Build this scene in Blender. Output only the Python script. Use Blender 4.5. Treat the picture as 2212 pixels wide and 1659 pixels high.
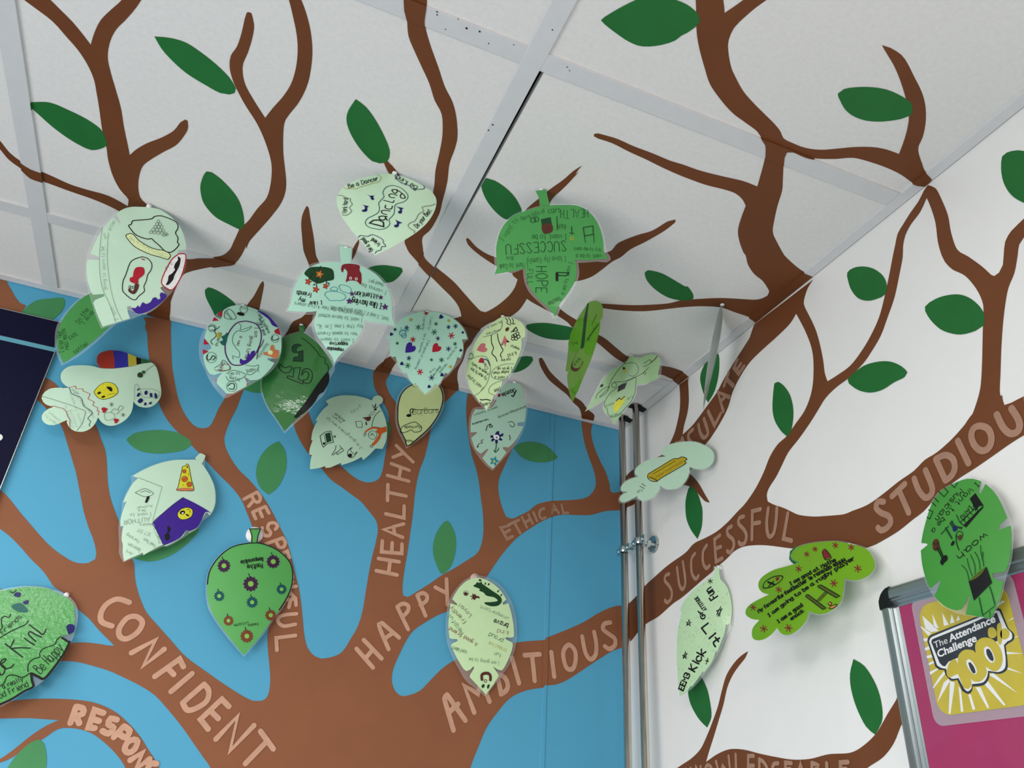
import bpy, bmesh, math, random
from mathutils import Vector, Matrix
from mathutils.geometry import delaunay_2d_cdt

random.seed(4)
for ob in list(bpy.data.objects):
    bpy.data.objects.remove(ob)
SC = bpy.context.scene
COL = SC.collection
H = 2.4                      # ceiling height in metres; the room corner stands at x = 0, y = 0

# ---------------------------------------------------------------- camera
cam_d = bpy.data.cameras.new('camera')
cam_d.sensor_fit = 'HORIZONTAL'
cam_d.sensor_width = 36.0
cam_d.lens = 36.0 * 1722.06 / 2212
cam_d.clip_start = 0.02
cam = bpy.data.objects.new('camera', cam_d)
COL.objects.link(cam)
cam.matrix_world = Matrix.Translation((-0.81340, -1.42677, 1.57000)) @ Matrix([[0.923015, -0.23271, -0.306412], [-0.381146, -0.444057, -0.810889], [0.052638, 0.865251, -0.498568]]).to_4x4()
SC.camera = cam

# ---------------------------------------------------------------- light and exposure
SC.view_settings.view_transform = 'Standard'
SC.view_settings.look = 'None'
SC.view_settings.gamma = 1.0
SC.view_settings.use_curve_mapping = False
SC.view_settings.exposure = -0.12
world = bpy.data.worlds.new('room_ambient')
SC.world = world
world.use_nodes = True
world.node_tree.nodes['Background'].inputs[0].default_value = (0.93, 0.97, 1.0, 1)
world.node_tree.nodes['Background'].inputs[1].default_value = 0.09


def area_light(name, loc, target, sx, sy, watts, colour):
    l = bpy.data.lights.new(name, 'AREA')
    l.shape = 'RECTANGLE'
    l.size, l.size_y, l.energy, l.color = sx, sy, watts, colour
    o = bpy.data.objects.new(name, l)
    COL.objects.link(o)
    o.location = loc
    o.rotation_euler = (Vector(target) - Vector(loc)).to_track_quat('-Z', 'Y').to_euler()
    return o


# daylight through the windows of the opposite side, and fluorescent ceiling panels
area_light('window_daylight', (-3.1, -2.0, 0.9), (-0.5, -0.8, 2.0), 1.9, 1.3, 62, (0.99, 0.99, 1.0))
area_light('ceiling_panel_light', (-2.09, -0.52, H - 0.03), (-2.09, -0.52, 0), 0.56, 0.56, 14, (1.0, 0.985, 0.96))
area_light('ceiling_panel_light', (-1.484, -1.74, H - 0.03), (-1.484, -1.74, 0), 0.56, 0.56, 16, (1.0, 0.985, 0.96))
area_light('ceiling_panel_light', (-0.9, -2.94, H - 0.03), (-0.9, -2.94, 0), 0.56, 0.56, 22, (1.0, 0.985, 0.96))

# ---------------------------------------------------------------- traced outlines, 0.1 mm units on each real surface
CEIL_BR = """
-11891,-7024! -11782,-6650 -11616,-6469 -11514,-6409 -11323,-6289 -11180,-6119 -11066,-5978 -10968,-5797 -10895,-5570 -10868,-5310 -10848,-5064 -10823,-4659 -10782,-4365 -10760,-4046 -10704,-3728 -10611,-3467 -10492,-3281 -10505,-3103 -10368,-2575 -10216,-1641 -10168,-722 -10192,-50 -10230,452 -9789,456 -9788,-211 -9791,-628 -9840,-1236 -9937,-1920 -10065,-2722 -10205,-3248 -10324,-3419 -10351,-3755 -10304,-4110 -10210,-4307 -10025,-4577 -9845,-4823 -9733,-5111 -9709,-5244 -9721,-5358 -9755,-5366 -9812,-5286 -9895,-5080 -10053,-4867 -10235,-4671 -10378,-4475 -10467,-4309! -10492,-4502 -10539,-4854 -10573,-5193 -10626,-5478 -10685,-5773 -10715,-6015 -10681,-6277 -10605,-6501 -10498,-6689 -10393,-6894 -10322,-7059 -10243,-7286 -10207,-7726! -10409,-7252 -10537,-6960 -10651,-6777 -10777,-6561 -10855,-6340 -10908,-6124! -10982,-6234 -11095,-6382 -11222,-6505 -11323,-6602 -11512,-6772 -11718,-6925
-12571,-4656! -12389,-4137 -12203,-3790 -12107,-3591 -11979,-3468 -11844,-3378 -11699,-3359 -11555,-3322 -11326,-3253 -11089,-3238 -10782,-3236 -10493,-3108 -10334,-3009 -10333,-2726 -10654,-2933 -10966,-3035 -11336,-3082 -11656,-3131 -11865,-3157 -11958,-3271 -12128,-3414 -12226,-3601 -12433,-3964
-10198,-2657! -9908,-2244 -9595,-2158 -9384,-2279 -9181,-2378 -9020,-2509 -8925,-2725 -8883,-2977 -8833,-3321 -8843,-3326 -8726,-3587 -8626,-3950 -8525,-4264 -8507,-4565 -8530,-4903 -8584,-5145 -8698,-5443 -8836,-5714 -9006,-5954 -9126,-6149 -9223,-6345 -9274,-6529 -9275,-6704 -9217,-6878 -9185,-7106 -9171,-7319 -9159,-7405! -9144,-7425 -9108,-7428! -9059,-7279 -9056,-7095 -9083,-6842 -9119,-6651 -9110,-6502 -9055,-6317 -8923,-6106 -8748,-5867! -8678,-6079 -8575,-6351 -8513,-6596 -8496,-6863 -8516,-7128 -8568,-7366 -8651,-7602 -8724,-7786 -8887,-8126 -9015,-8563! -8821,-8254 -8592,-7847 -8514,-7708 -8420,-7480 -8349,-7205 -8317,-6895 -8320,-6632 -8371,-6335 -8467,-6034 -8495,-5874 -8467,-5584 -8419,-5289 -8357,-5019 -8297,-4736 -8279,-4493 -8308,-4218 -8401,-3864 -8521,-3483 -8646,-3085 -8671,-2855 -8683,-2944 -8728,-2652 -8815,-2367 -8996,-2224 -9179,-2081 -9362,-1919 -9509,-1773 -9618,-1609 -9718,-1143 -9791,-628 -9811,-284! -10117,-1325!
-7597,-9128! -7583,-8717 -7502,-8343 -7464,-8232 -7406,-8126 -7326,-7913 -7212,-7753 -7054,-7556 -6889,-7350 -6744,-7122 -6590,-6942 -6473,-6615 -6407,-6274 -6356,-5938 -6272,-5599 -6216,-5188 -6267,-4699 -6342,-4262 -6271,-4103 -6187,-3980 -5994,-3804 -5823,-3644 -5601,-3467 -5372,-3284 -5135,-3095 -4959,-2905 -4814,-2650 -4736,-2393 -4645,-2132 -4584,-1613 -4499,-1074 -4407,-341 -4328,60 -3955,35 -4145,-478 -4232,-804 -4267,-1193 -4337,-1598 -4331,-1884 -4360,-2321 -4261,-2676 -4153,-2816 -4039,-2937 -3974,-3116 -3935,-3298 -3940,-3575 -3967,-3870 -4002,-4224 -4156,-4572 -4392,-4627 -4458,-4231 -4309,-4107! -4265,-3872 -4266,-3606 -4323,-3304 -4384,-3113 -4459,-2954 -4548,-2950 -4737,-3097 -4994,-3320 -5241,-3535 -5460,-3682 -5718,-3837 -5920,-3994 -6029,-4222 -6097,-4445 -6036,-4690 -6024,-5090 -6066,-5372 -6126,-5774 -6213,-6139 -6237,-6449 -6277,-6677 -6396,-6976 -6525,-7197 -6694,-7388 -6853,-7624 -7035,-7882 -7149,-8063 -7208,-8194 -7233,-8337 -7260,-8454 -7394,-8802
-4506,-6917! -4569,-6772 -4623,-6554 -4704,-6332 -4781,-6063 -4862,-5728 -4798,-5518 -4509,-5658 -4601,-6072 -4557,-6356 -4534,-6481 -4490,-6809 -4516,-6713 -4517,-6813
-5450,-4697 -5448,-4745 -5402,-4727 -5247,-4604 -5053,-4519 -4868,-4493 -4553,-4513 -4241,-4667 -4054,-4342 -4517,-4219 -4790,-4294 -5022,-4384 -5223,-4485 -5386,-4601
-2734,-6536! -2816,-6450 -2915,-6166 -3074,-5968 -3242,-5681 -3287,-5405 -3913,-4963 -4294,-4400 -4012,-3998 -3390,-4509 -3229,-4715 -3160,-4960 -3107,-5225 -3032,-5404 -2993,-5635 -2870,-5904 -2746,-6249 -2704,-6481!
-7078,-5768! -7047,-5822 -6950,-5756 -6842,-5656 -6635,-5460 -6680,-5368 -6856,-5495 -6983,-5622
-7930,-4362! -7955,-4158 -7941,-3927 -7872,-3590 -7789,-3242 -7744,-3131 -7652,-2925 -7377,-2108 -7463,-1311 -7616,-1006 -7666,-568 -7774,-81 -7802,385 -7380,300 -7364,-722 -7269,-1353 -7200,-2197 -7496,-3048 -7578,-3212 -7700,-3674 -7819,-4066 -7898,-4340
-7018,-3943! -7051,-3691 -7022,-3445 -6995,-3269 -7243,-2644 -7187,-1625 -7097,-1531 -7072,-2479 -6988,-3478 -6995,-3850
-8296,-2080 -8335,-1962 -8394,-1549 -8476,-1177 -8563,-527 -8624,41 -8694,582 -8314,451 -8257,-624 -8254,-1300 -8269,-1970
-4956,-10316! -4733,-10007 -4494,-9714 -4425,-9619 -4264,-9387 -4107,-9207 -3887,-8996 -3690,-8823 -3446,-8687 -3174,-8569 -2939,-8511 -2699,-8451 -2561,-8369 -2473,-8320 -2334,-8140 -2237,-7964 -2071,-7627! -2312,-7630 -2619,-7585 -2950,-7543 -3275,-7535 -3437,-7522 -3741,-7536 -4033,-7538 -4283,-7557 -4465,-7546 -4575,-7533 -4618,-7503 -4605,-7465 -4534,-7453 -4325,-7461 -4041,-7425 -3759,-7401 -3490,-7368 -3224,-7346 -2994,-7339 -2737,-7342 -2446,-7378 -2261,-7379 -2095,-7318 -1976,-7230! -1875,-6982 -1749,-6733 -1576,-6536 -1364,-6347 -1285,-6301 -1110,-6125 -873,-5972 -659,-5893 -486,-5790 -353,-5688 -311,-5586 -342,-5481 -436,-5394 -685,-5299 -978,-5178 -1247,-5019 -1528,-4827 -1688,-4645 -2023,-4426 -2312,-4281 -2692,-4131 -2837,-4058 -2799,-3984 -2630,-4016 -2304,-4101 -1927,-4264 -1601,-4507 -1415,-4653 -1147,-4824 -819,-4952 -523,-4944 -184,-4929 1,-4860! 59,-6319! -4,-6356! -204,-6371 -405,-6428 -652,-6525 -745,-6566 -1034,-6760 -1257,-6933 -1413,-7167 -1564,-7429 -1709,-7714 -1857,-7915 -2036,-8155 -2102,-8250 -2136,-8342! -2062,-8377 -1849,-8370 -1672,-8407 -1445,-8509 -1255,-8621 -971,-8661 -682,-8671 -445,-8654 -201,-8606 -116,-8606 9,-8649! -33,-8785! -233,-8853 -349,-8925 -516,-9032 -631,-9130 -722,-9294 -890,-9500 -1088,-9681 -1296,-9820 -1556,-9952 -1757,-10054 -1912,-10113 -2096,-10133 -2212,-10121! -2144,-10087 -2017,-10029 -1838,-9944 -1602,-9805 -1375,-9653 -1196,-9522 -1049,-9370 -895,-9154 -764,-8931! -980,-8920 -1174,-8873 -1374,-8779 -1556,-8663 -1743,-8550 -1951,-8491 -2151,-8487 -2314,-8500 -2427,-8579 -2582,-8650 -2786,-8723 -3050,-8819 -3257,-8908 -3469,-9040 -3614,-9147 -3773,-9314 -3856,-9438 -3897,-9600 -3870,-9766 -3831,-9911 -3782,-10039 -3682,-10307 -3619,-10626! -3880,-10296 -4014,-9933 -4066,-9804 -4108,-9711! -4216,-9840 -4536,-10096
-4142,-4045 -3719,-3841 -3309,-3694 -3317,-3671 -3110,-3561 -2862,-3467 -2585,-3326 -2311,-3234 -2109,-3161 -1825,-3004 -1533,-2843 -1412,-2810 -1060,-2798 -685,-2816 -674,-2813 -504,-2847 -284,-2835 -177,-2818 0,-2727! 14,-2355! -190,-2458 -340,-2493 -495,-2524 -667,-2435 -1004,-2464 -1337,-2557 -1637,-2662 -1930,-2827 -2214,-2987 -2493,-3083 -2813,-3210 -3003,-3340 -3239,-3442 -3555,-3530 -3995,-3704
-2947,-1954 -2913,-2004 -2786,-1873 -2540,-1597 -2214,-1347 -1918,-1139 -1730,-939 -1434,-788 -1158,-539 -890,-354 -803,-149! -1081,-126! -1306,-459 -1550,-649 -1817,-893 -2076,-1057 -2438,-1301 -2743,-1628 -2882,-1824
-5791,58! -5758,-269 -5663,-585 -5581,-759 -5429,-1343 -5059,-2243 -4617,-2801 -4365,-2365 -4699,-1717 -5163,-974 -5406,-585 -5458,-424 -5468,31!
"""
CEIL_LV = """
-10169,-6596! -9986,-6656 -9806,-6667 -9620,-6595 -9425,-6484 -9262,-6353 -9167,-6211 -9173,-6127 -9236,-6070 -9352,-6044 -9550,-6100 -9784,-6190 -9976,-6331 -10089,-6452
-11707,-4778! -11471,-4883 -11244,-4850 -11016,-4781 -10843,-4666 -10787,-4521 -10775,-4368 -10920,-4209 -11044,-4176 -11262,-4266 -11470,-4417 -11630,-4582 -11709,-4662
-9410,-4460 -9265,-4432 -9072,-4258 -8915,-4040 -8814,-3743 -8771,-3443 -8815,-3332 -8992,-3377 -9214,-3471 -9392,-3696 -9460,-3927 -9475,-4173
-7694,-6706! -7543,-6638 -7380,-6485 -7224,-6292 -7098,-6105 -7041,-5973 -7033,-5815 -7123,-5723 -7235,-5719 -7424,-5856 -7600,-6054 -7718,-6268 -7743,-6459
-5338,-9050 -5269,-9191 -5151,-9373 -5021,-9526 -4816,-9650 -4742,-9622 -4626,-9629 -4496,-9618 -4363,-9573 -4302,-9513 -4305,-9424 -4346,-9327 -4389,-9262 -4417,-9180 -4532,-9058 -4720,-8948 -4901,-8935 -5111,-8976 -5279,-9022
-5676,-6058 -5637,-6111 -5518,-6116 -5323,-6053 -5126,-5933 -4976,-5785 -4902,-5671 -4964,-5545 -5041,-5419 -5219,-5480 -5432,-5640 -5587,-5820 -5664,-5960
-2185,-9367 -2166,-9454 -2051,-9538 -1882,-9617 -1684,-9665 -1462,-9665 -1287,-9641 -1200,-9588 -1128,-9486 -1189,-9394 -1367,-9263 -1552,-9190 -1737,-9173 -1922,-9210 -2085,-9296
-6774,-3053 -6674,-3314 -6497,-3462 -6322,-3511 -6192,-3529 -6150,-3456 -6171,-3256 -6234,-3079 -6350,-2997 -6557,-2943
-2487,-5220 -2478,-5293 -2231,-5324 -1879,-5241 -1690,-5192 -1653,-5210 -1450,-5067 -1375,-4929 -1504,-4839 -1547,-4818 -1784,-4800 -2089,-4896 -2350,-5054
-3627,-2855 -3565,-2999 -3346,-3138 -3091,-3195 -2850,-3220 -2566,-3163 -2469,-3036 -2673,-2860 -2875,-2740 -3169,-2679 -3452,-2741
-3346,-1247 -3404,-1554 -3334,-1786 -3193,-1924 -3087,-1946 -3027,-1847 -3015,-1588 -3082,-1349 -3208,-1201
-9225,-1342 -9178,-1442 -9030,-1413 -8829,-1279 -8675,-1088 -8666,-705 -8732,-500 -8958,-500 -9060,-730 -9195,-1096
"""
BLUE_BR = """
-10230,23904! -9774,24047! -9740,23914 -9695,23716 -9516,23079 -9399,22777 -9243,22425 -9068,22149 -8861,21962 -8719,21933 -8598,21994 -8552,22149 -8523,22383 -8467,22627 -8432,23108 -8483,23866 -8516,24293! -8178,24397! -8134,23610 -8147,23117 -8187,22767 -8212,22494 -8264,22220 -8295,21924 -8268,21742 -8137,21523 -7923,21294 -7665,21107 -7395,20862 -7180,20612 -7029,20404 -6844,20150 -6712,19889 -6591,19603 -6476,19347 -6388,19091 -6315,18836 -6243,18586 -6155,18392 -6016,18270 -5865,18238! -5637,17901! -5519,17188! -6623,17085! -6936,17424! -6872,17466 -6728,17481 -6648,17572 -6654,17787 -6714,18023 -6787,18262 -6844,18506 -6850,18761 -6837,19024 -6925,19331 -7070,19662 -7196,19890 -7343,20088 -7466,20293 -7628,20551 -7747,20732 -7951,20927 -8270,21158 -8630,21442 -8919,21652 -9209,21862 -9425,22091 -9610,22394 -9751,22681 -9869,22979 -9989,23282 -10086,23598 -10151,23700 -10166,23818
-11595,22336! -11379,22270 -11270,22231 -11145,22146 -10925,21988 -10605,21825 -10365,21551 -10250,21369 -10118,21164 -10025,20923 -9937,20656 -9828,20398 -9668,20129 -9442,19791 -9261,19479 -9164,19339 -9099,19143 -9013,18953 -8887,18747 -8763,18591 -8556,18424 -8320,18236 -8027,18009 -7620,17796 -7350,17661 -7055,17528 -6872,17466 -6428,17335! -6245,16401! -5683,13535! -6004,13537! -6507,14990 -7222,16330! -7285,16455 -7404,16573 -7611,16773 -7820,16974 -8051,17174 -8334,17392 -8591,17512 -8838,17598 -9081,17672 -9312,17713 -9539,17743 -9730,17735 -9955,17703 -10037,17965 -9768,18000 -9684,18011 -9538,18035 -9363,18041 -9183,18034 -9100,18040! -9207,18120 -9376,18239 -9579,18402 -9770,18519 -10059,18742 -10186,18796 -10406,19007 -10633,19168 -10839,19333 -11039,19474 -11198,19559 -11982,19961 -12396,20401! -11884,20298 -11402,20172 -11231,20060 -11013,19869 -10802,19698 -10621,19550 -10390,19386 -10124,19254 -9977,19215 -9825,19241 -9744,19318 -9757,19419 -9852,19611 -9995,19822 -10136,20063 -10196,20187 -10317,20437 -10440,20690 -10586,20942 -10735,21196 -10897,21452 -11110,21637 -11327,21792 -11504,21898!
-11062,16813! -10642,16995 -10369,17069 -10186,17126 -9895,17178 -9591,17208 -9275,17215 -9051,17183 -8810,17098 -8599,16966 -8403,16811 -8192,16594 -8074,16476 -7786,16122 -7339,15642 -7008,15165! -7481,15339 -8006,15803 -8343,16186 -8508,16400 -8652,16535 -8839,16666 -9040,16775 -9223,16822 -9392,16827 -9527,16794 -9669,16656 -9834,16539 -9983,16385 -10114,16305 -10374,16215! -10130,16353 -9983,16506 -9840,16682 -9683,16832 -9545,16919! -9708,16914 -9912,16909 -10108,16890 -10301,16867 -10415,16851!
-12718,23981! -12675,23996! -12565,23998! -12531,23927 -12440,23823 -12336,23701 -12221,23595 -12169,23584 -12117,23574 -12137,23436 -12141,23348! -12478,23263!
-6450,17451! -5879,18241! -5703,18296 -5554,18404 -5432,18662 -5353,18864 -5311,19140 -5304,19473 -5296,19813 -5281,20105 -5250,20405 -5246,20647 -5308,20818 -5465,20972 -5636,21124 -5830,21226 -6023,21327 -6287,21460 -6565,21717 -6786,21892 -6972,22109 -7111,22338 -7239,22674 -7481,23475 -7808,24066! -7441,24064! -7162,23385 -6927,22753 -6669,22312 -6291,21842 -6088,21732 -5889,21608 -5698,21537 -5517,21543 -5378,21637 -5323,21795 -5313,22060 -5307,22364 -5312,22636 -5337,22942 -5396,23139 -5533,23318 -5650,23468 -5732,23591 -5787,23796 -5802,23969! -5456,23960! -5517,23796 -5461,23627 -5302,23414 -5049,23227 -4770,23662 -4405,24059 -4332,24021! -3986,24038! -4012,23936 -4133,23754 -4252,23575 -4359,23292 -4444,22984 -4474,22660 -4517,22306 -4581,22022 -4613,21750 -4622,21423 -4616,21109 -4621,20762 -4630,20335 -4645,19978 -4645,19688 -4611,19508 -4527,19493 -4364,19617 -4145,19796 -3922,19993 -3692,20164 -3458,20355 -3250,20544 -3172,20776 -3159,21032 -3204,21412 -3254,21633 -3334,22019 -3424,22308 -3530,22563 -3629,22929 -3719,23378 -3750,23741 -3737,24085! -3064,24063! -2686,23823 -2540,23482 -2543,23185 -2652,22905 -2787,22518 -2889,22216 -2908,21973 -2838,21683 -2758,21499 -2701,21394 -2548,21381 -2384,21488 -2217,21604 -2016,21796 -1703,21927 -1346,22015 -983,22123 -799,22249 -688,22433 -669,22617 -726,22861 -841,23132 -958,23482 -1019,23852 -1029,24044! -720,24042! -786,23792 -727,23460 -573,23117 -421,22853 -328,22580 -291,22417 -42,22468! -88,22036! -427,21953 -797,21794 -1161,21724 -1518,21655 -1864,21471 -2199,21210 -2426,21006 -2583,20817 -2735,20601 -2882,20359 -2997,20157 -3279,19725 -3708,19372 -3908,19259 -4128,19102 -4341,18921 -4460,18716 -4546,18492 -4626,18246 -4636,18065 -4600,17942 -4518,17837 -4402,17799 -4268,17838 -4109,17919 -3958,18090 -3753,18324 -3535,18496 -3020,18792 -2364,18961 -2098,19024 -1746,19093! -1748,19127! -1293,19349 -925,19548 -616,19759 -300,19928 -68,19999 130,20054! 111,19282! -66,19170 -310,19065 -617,18866 -917,18658 -1242,18438 -1497,18312 -1734,18272! -1764,18228! -2119,18135 -2417,17970 -2641,17712 -2829,17438 -2975,17076 -3079,16779 -3210,16204 -3403,14890 -3362,13523! -6084,13537! -6743,14982 -7222,16330!
"""
BLUE_LV = """
-9856,21431! -9780,21569 -9579,21678 -9312,21749 -9048,21744 -8820,21627 -8876,21476 -9060,21374 -9347,21285 -9601,21281 -9774,21360
-7340,21989! -7195,21830 -7115,21563 -7123,21312 -7191,21084 -7313,20929! -7451,21000 -7566,21157 -7621,21359 -7604,21611 -7486,21859
-12144,23410! -12067,23621 -12000,23720 -11913,23782 -11804,23829 -11696,23884 -11610,23904 -11568,23850 -11545,23745 -11553,23608 -11610,23469 -11651,23390 -11879,23287 -12048,23310
-9247,19428! -8956,19412 -8737,19502 -8537,19683 -8390,19899 -8325,20105 -8564,20199 -8994,19926 -9204,19620
-3922,21073 -3761,20889 -3697,20650 -3712,20372 -3785,20148 -3926,20021 -4051,20194 -4134,20390 -4144,20632 -4062,20896
-2620,22947! -2467,23091 -2183,23183 -1890,23170 -1664,23019 -1581,22953! -1768,22813 -2091,22724 -2378,22749 -2526,22842
-8170,22888! -7979,22871 -7818,22930 -7690,23170 -7645,23392 -7891,23290 -8085,23098
-9715,16641 -9644,16596 -9560,16439 -9518,16283 -9500,16182 -9735,16106 -9996,16126 -9989,16284 -9925,16450 -9827,16580
-11033,18687! -10899,18665 -10826,18635 -10763,18586 -10758,18492 -10943,18417!
-5352,22885 -5280,22798 -5283,22676 -5345,22523 -5524,22447 -5663,22550 -5537,22770
"""
RIGHT_BR = """
-54,19258! -82,19986! -488,20097 -823,20218 -1204,20307 -1655,20401 -2251,20475 -2542,20566 -2929,20567 -3257,20581 -3579,20648 -3875,20745 -4115,20802 -4441,20797 -4651,20644 -4787,20545 -4989,20425 -5180,20288 -5305,20207 -5587,20090 -5893,20002 -6186,19929 -6334,19926 -6621,19919 -6910,19973 -7194,20045 -7462,20095 -7654,20170 -7854,20196 -8109,20278 -8316,20377 -8450,20462 -8623,20464! -8866,20512! -8859,20382 -8947,20370 -9109,20375 -9626,20325 -10218,20125! -9795,20051 -9227,19964 -8980,19940 -8814,19915 -8600,19868 -8311,19806 -8060,19763 -7840,19703 -7631,19615 -7468,19538 -7312,19497 -7041,19418 -6769,19374 -6576,19357 -6301,19382 -5641,19547 -5015,19772 -4814,19849 -4535,19954 -4241,20045 -3928,20109 -3676,20102 -3451,20031 -3178,19970 -3037,19925 -2752,19861 -2358,19764 -2053,19695 -1751,19650 -1260,19527 -837,19481 -452,19364 -238,19270
-3851,20728! -4119,20828 -4389,20979 -4620,21167 -4812,21368 -5028,21499 -5265,21550 -5509,21674 -5708,21774 -5861,21921 -5964,22091 -6032,22308 -6076,22568 -6069,22804 -6001,23111 -5932,23335 -5859,23551! -5687,23455 -5359,23400 -4938,23358 -4583,23299 -4294,23164 -4038,22973 -3866,22737 -3604,22541 -3241,22352 -3086,22306 -2809,22085 -2379,21965 -698,22105 -470,22035 -205,22059 -150,22044 50,22058! 196,22107! 186,22456! -270,22822 -1437,22729 -1662,22713 -1874,22802 -2089,22962 -2230,23163 -2345,23413 -2387,23700 -2382,23966! -2730,23953! -2696,23912 -2688,23627 -2668,23409 -2594,23201 -2454,22987 -2394,22829! -2764,22884 -3202,23042 -3571,23186 -3802,23338 -4135,23521 -4563,23730 -4657,23781 -4767,23916 -4819,23968! -6344,23924! -6199,23849 -6073,23680 -6069,23559 -6169,23220 -6228,22976 -6260,22695 -6270,22404 -6260,22187 -6288,22029! -6509,22028 -6770,22049 -7011,22156 -7225,22299 -7433,22495 -7595,22745 -7749,23027 -7886,23294 -7964,23436 -8042,23578 -8161,23658 -8327,23756 -8484,23830 -8605,23930 -8682,23966! -8778,23824 -8818,23578 -8841,23282 -8817,23005 -8833,22703 -8946,22505 -9081,22247 -9161,22058 -9193,22018 -9260,22024 -9333,22091 -9376,22203 -9445,22369 -9555,22455 -9670,22487 -9741,22504 -10177,22577 -10542,22904! -10181,22406 -9850,22273 -9671,22269 -9589,22213 -9532,22089 -9435,21901 -9310,21756 -9213,21569 -9115,21338 -9016,21067 -8927,20794 -8850,20561 -8837,20444 -8859,20382! -8646,20247! -8415,20415! -8450,20462 -8534,20570 -8634,20733 -8733,21007 -8850,21386 -8942,21673 -8957,21804 -8926,22015 -8835,22272 -8697,22469 -8623,22651 -8604,22769 -8603,23008 -8642,23304 -8637,23587 -8616,23782! -8464,23644 -8279,23564 -8155,23461 -8079,23321 -8033,23161 -7909,22916 -7756,22639 -7573,22409 -7393,22200 -7166,22042 -6995,21953 -6700,21874 -6439,21849 -6194,21784 -6001,21663 -5804,21540 -5529,21394 -5251,21270 -5076,21125 -4900,20979 -4707,20863 -4631,20757 -4647,20619! -4376,20393! -3989,20517!
-2070,22148 -2287,22130 -2583,21904 -2810,21646 -2977,21372 -3106,21163! -2961,21242 -2742,21486 -2509,21694 -2257,21818 -2050,21927
-3800,18470! -3639,18438 -3428,18354 -3202,18199 -3049,17984 -2917,17767 -2742,17554 -2546,17341 -2353,17172 -2073,17051 -1791,16974 -1199,16788 -120,16208 360,15197! -1210,15713 -2975,16242 -4389,16345 -5300,16455 -5742,16632 -5893,16731 -6169,16834 -6372,16974 -6523,17149 -6730,17369 -6634,17554 -6523,17444 -6354,17304 -6134,17113 -5900,16990 -5646,16918 -5257,16924 -4895,16890 -4555,16900 -4236,16947 -3833,17022 -3478,17097 -3136,17124 -2807,17075 -2495,16982! -2582,17111 -2759,17347 -2911,17561 -3063,17774 -3198,18012 -3362,18176 -3539,18290 -3709,18380
"""
RIGHT_LV = """
-7042,23577 -7172,23575 -7344,23482 -7522,23312 -7651,23094 -7680,22907 -7621,22781 -7464,22802 -7299,22876 -7146,23024 -7051,23245 -7028,23438
-8184,22204 -8361,22216 -8544,22158 -8708,22057 -8831,21909 -8915,21725 -8935,21584 -8893,21473 -8775,21464 -8565,21531 -8372,21693 -8266,21854 -8190,22049
-6675,21860 -6802,21898 -7020,21913 -7269,21842 -7470,21731 -7624,21573 -7692,21439 -7634,21397 -7448,21409 -7251,21399 -7034,21458 -6829,21604 -6685,21789
-5141,22583 -5226,22569 -5350,22431 -5462,22201 -5492,21959 -5454,21754 -5365,21573 -5267,21540! -5144,21699 -5032,21948 -5026,22211
-3104,23753 -3287,23972 -3501,24031 -3698,23991 -3746,23860 -3691,23548 -3530,23260 -3297,23114! -3186,23331
-2348,21346 -2391,21517 -2538,21683 -2746,21484 -2843,21238 -2874,21078 -2818,20802 -2665,20617! -2477,20850 -2359,21097
-9740,23530 -9807,23534 -9936,23453 -10071,23272 -10146,23048 -10115,22751 -9933,22540 -9801,22699 -9693,22916 -9654,23156 -9679,23372
-4972,19615! -5010,19725 -5121,19760 -5314,19698 -5390,19571 -5242,19495 -5073,19503
-2350,18319! -2504,18272 -2657,18057 -2717,17836 -2722,17625 -2588,17480! -2365,17636 -2164,17873 -2101,18078 -2156,18246
-5945,18014! -6110,17902 -6226,17716 -6284,17526 -6283,17329 -6235,17210 -6107,17092! -5977,17197 -5869,17427 -5824,17656 -5846,17845
"""
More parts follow.
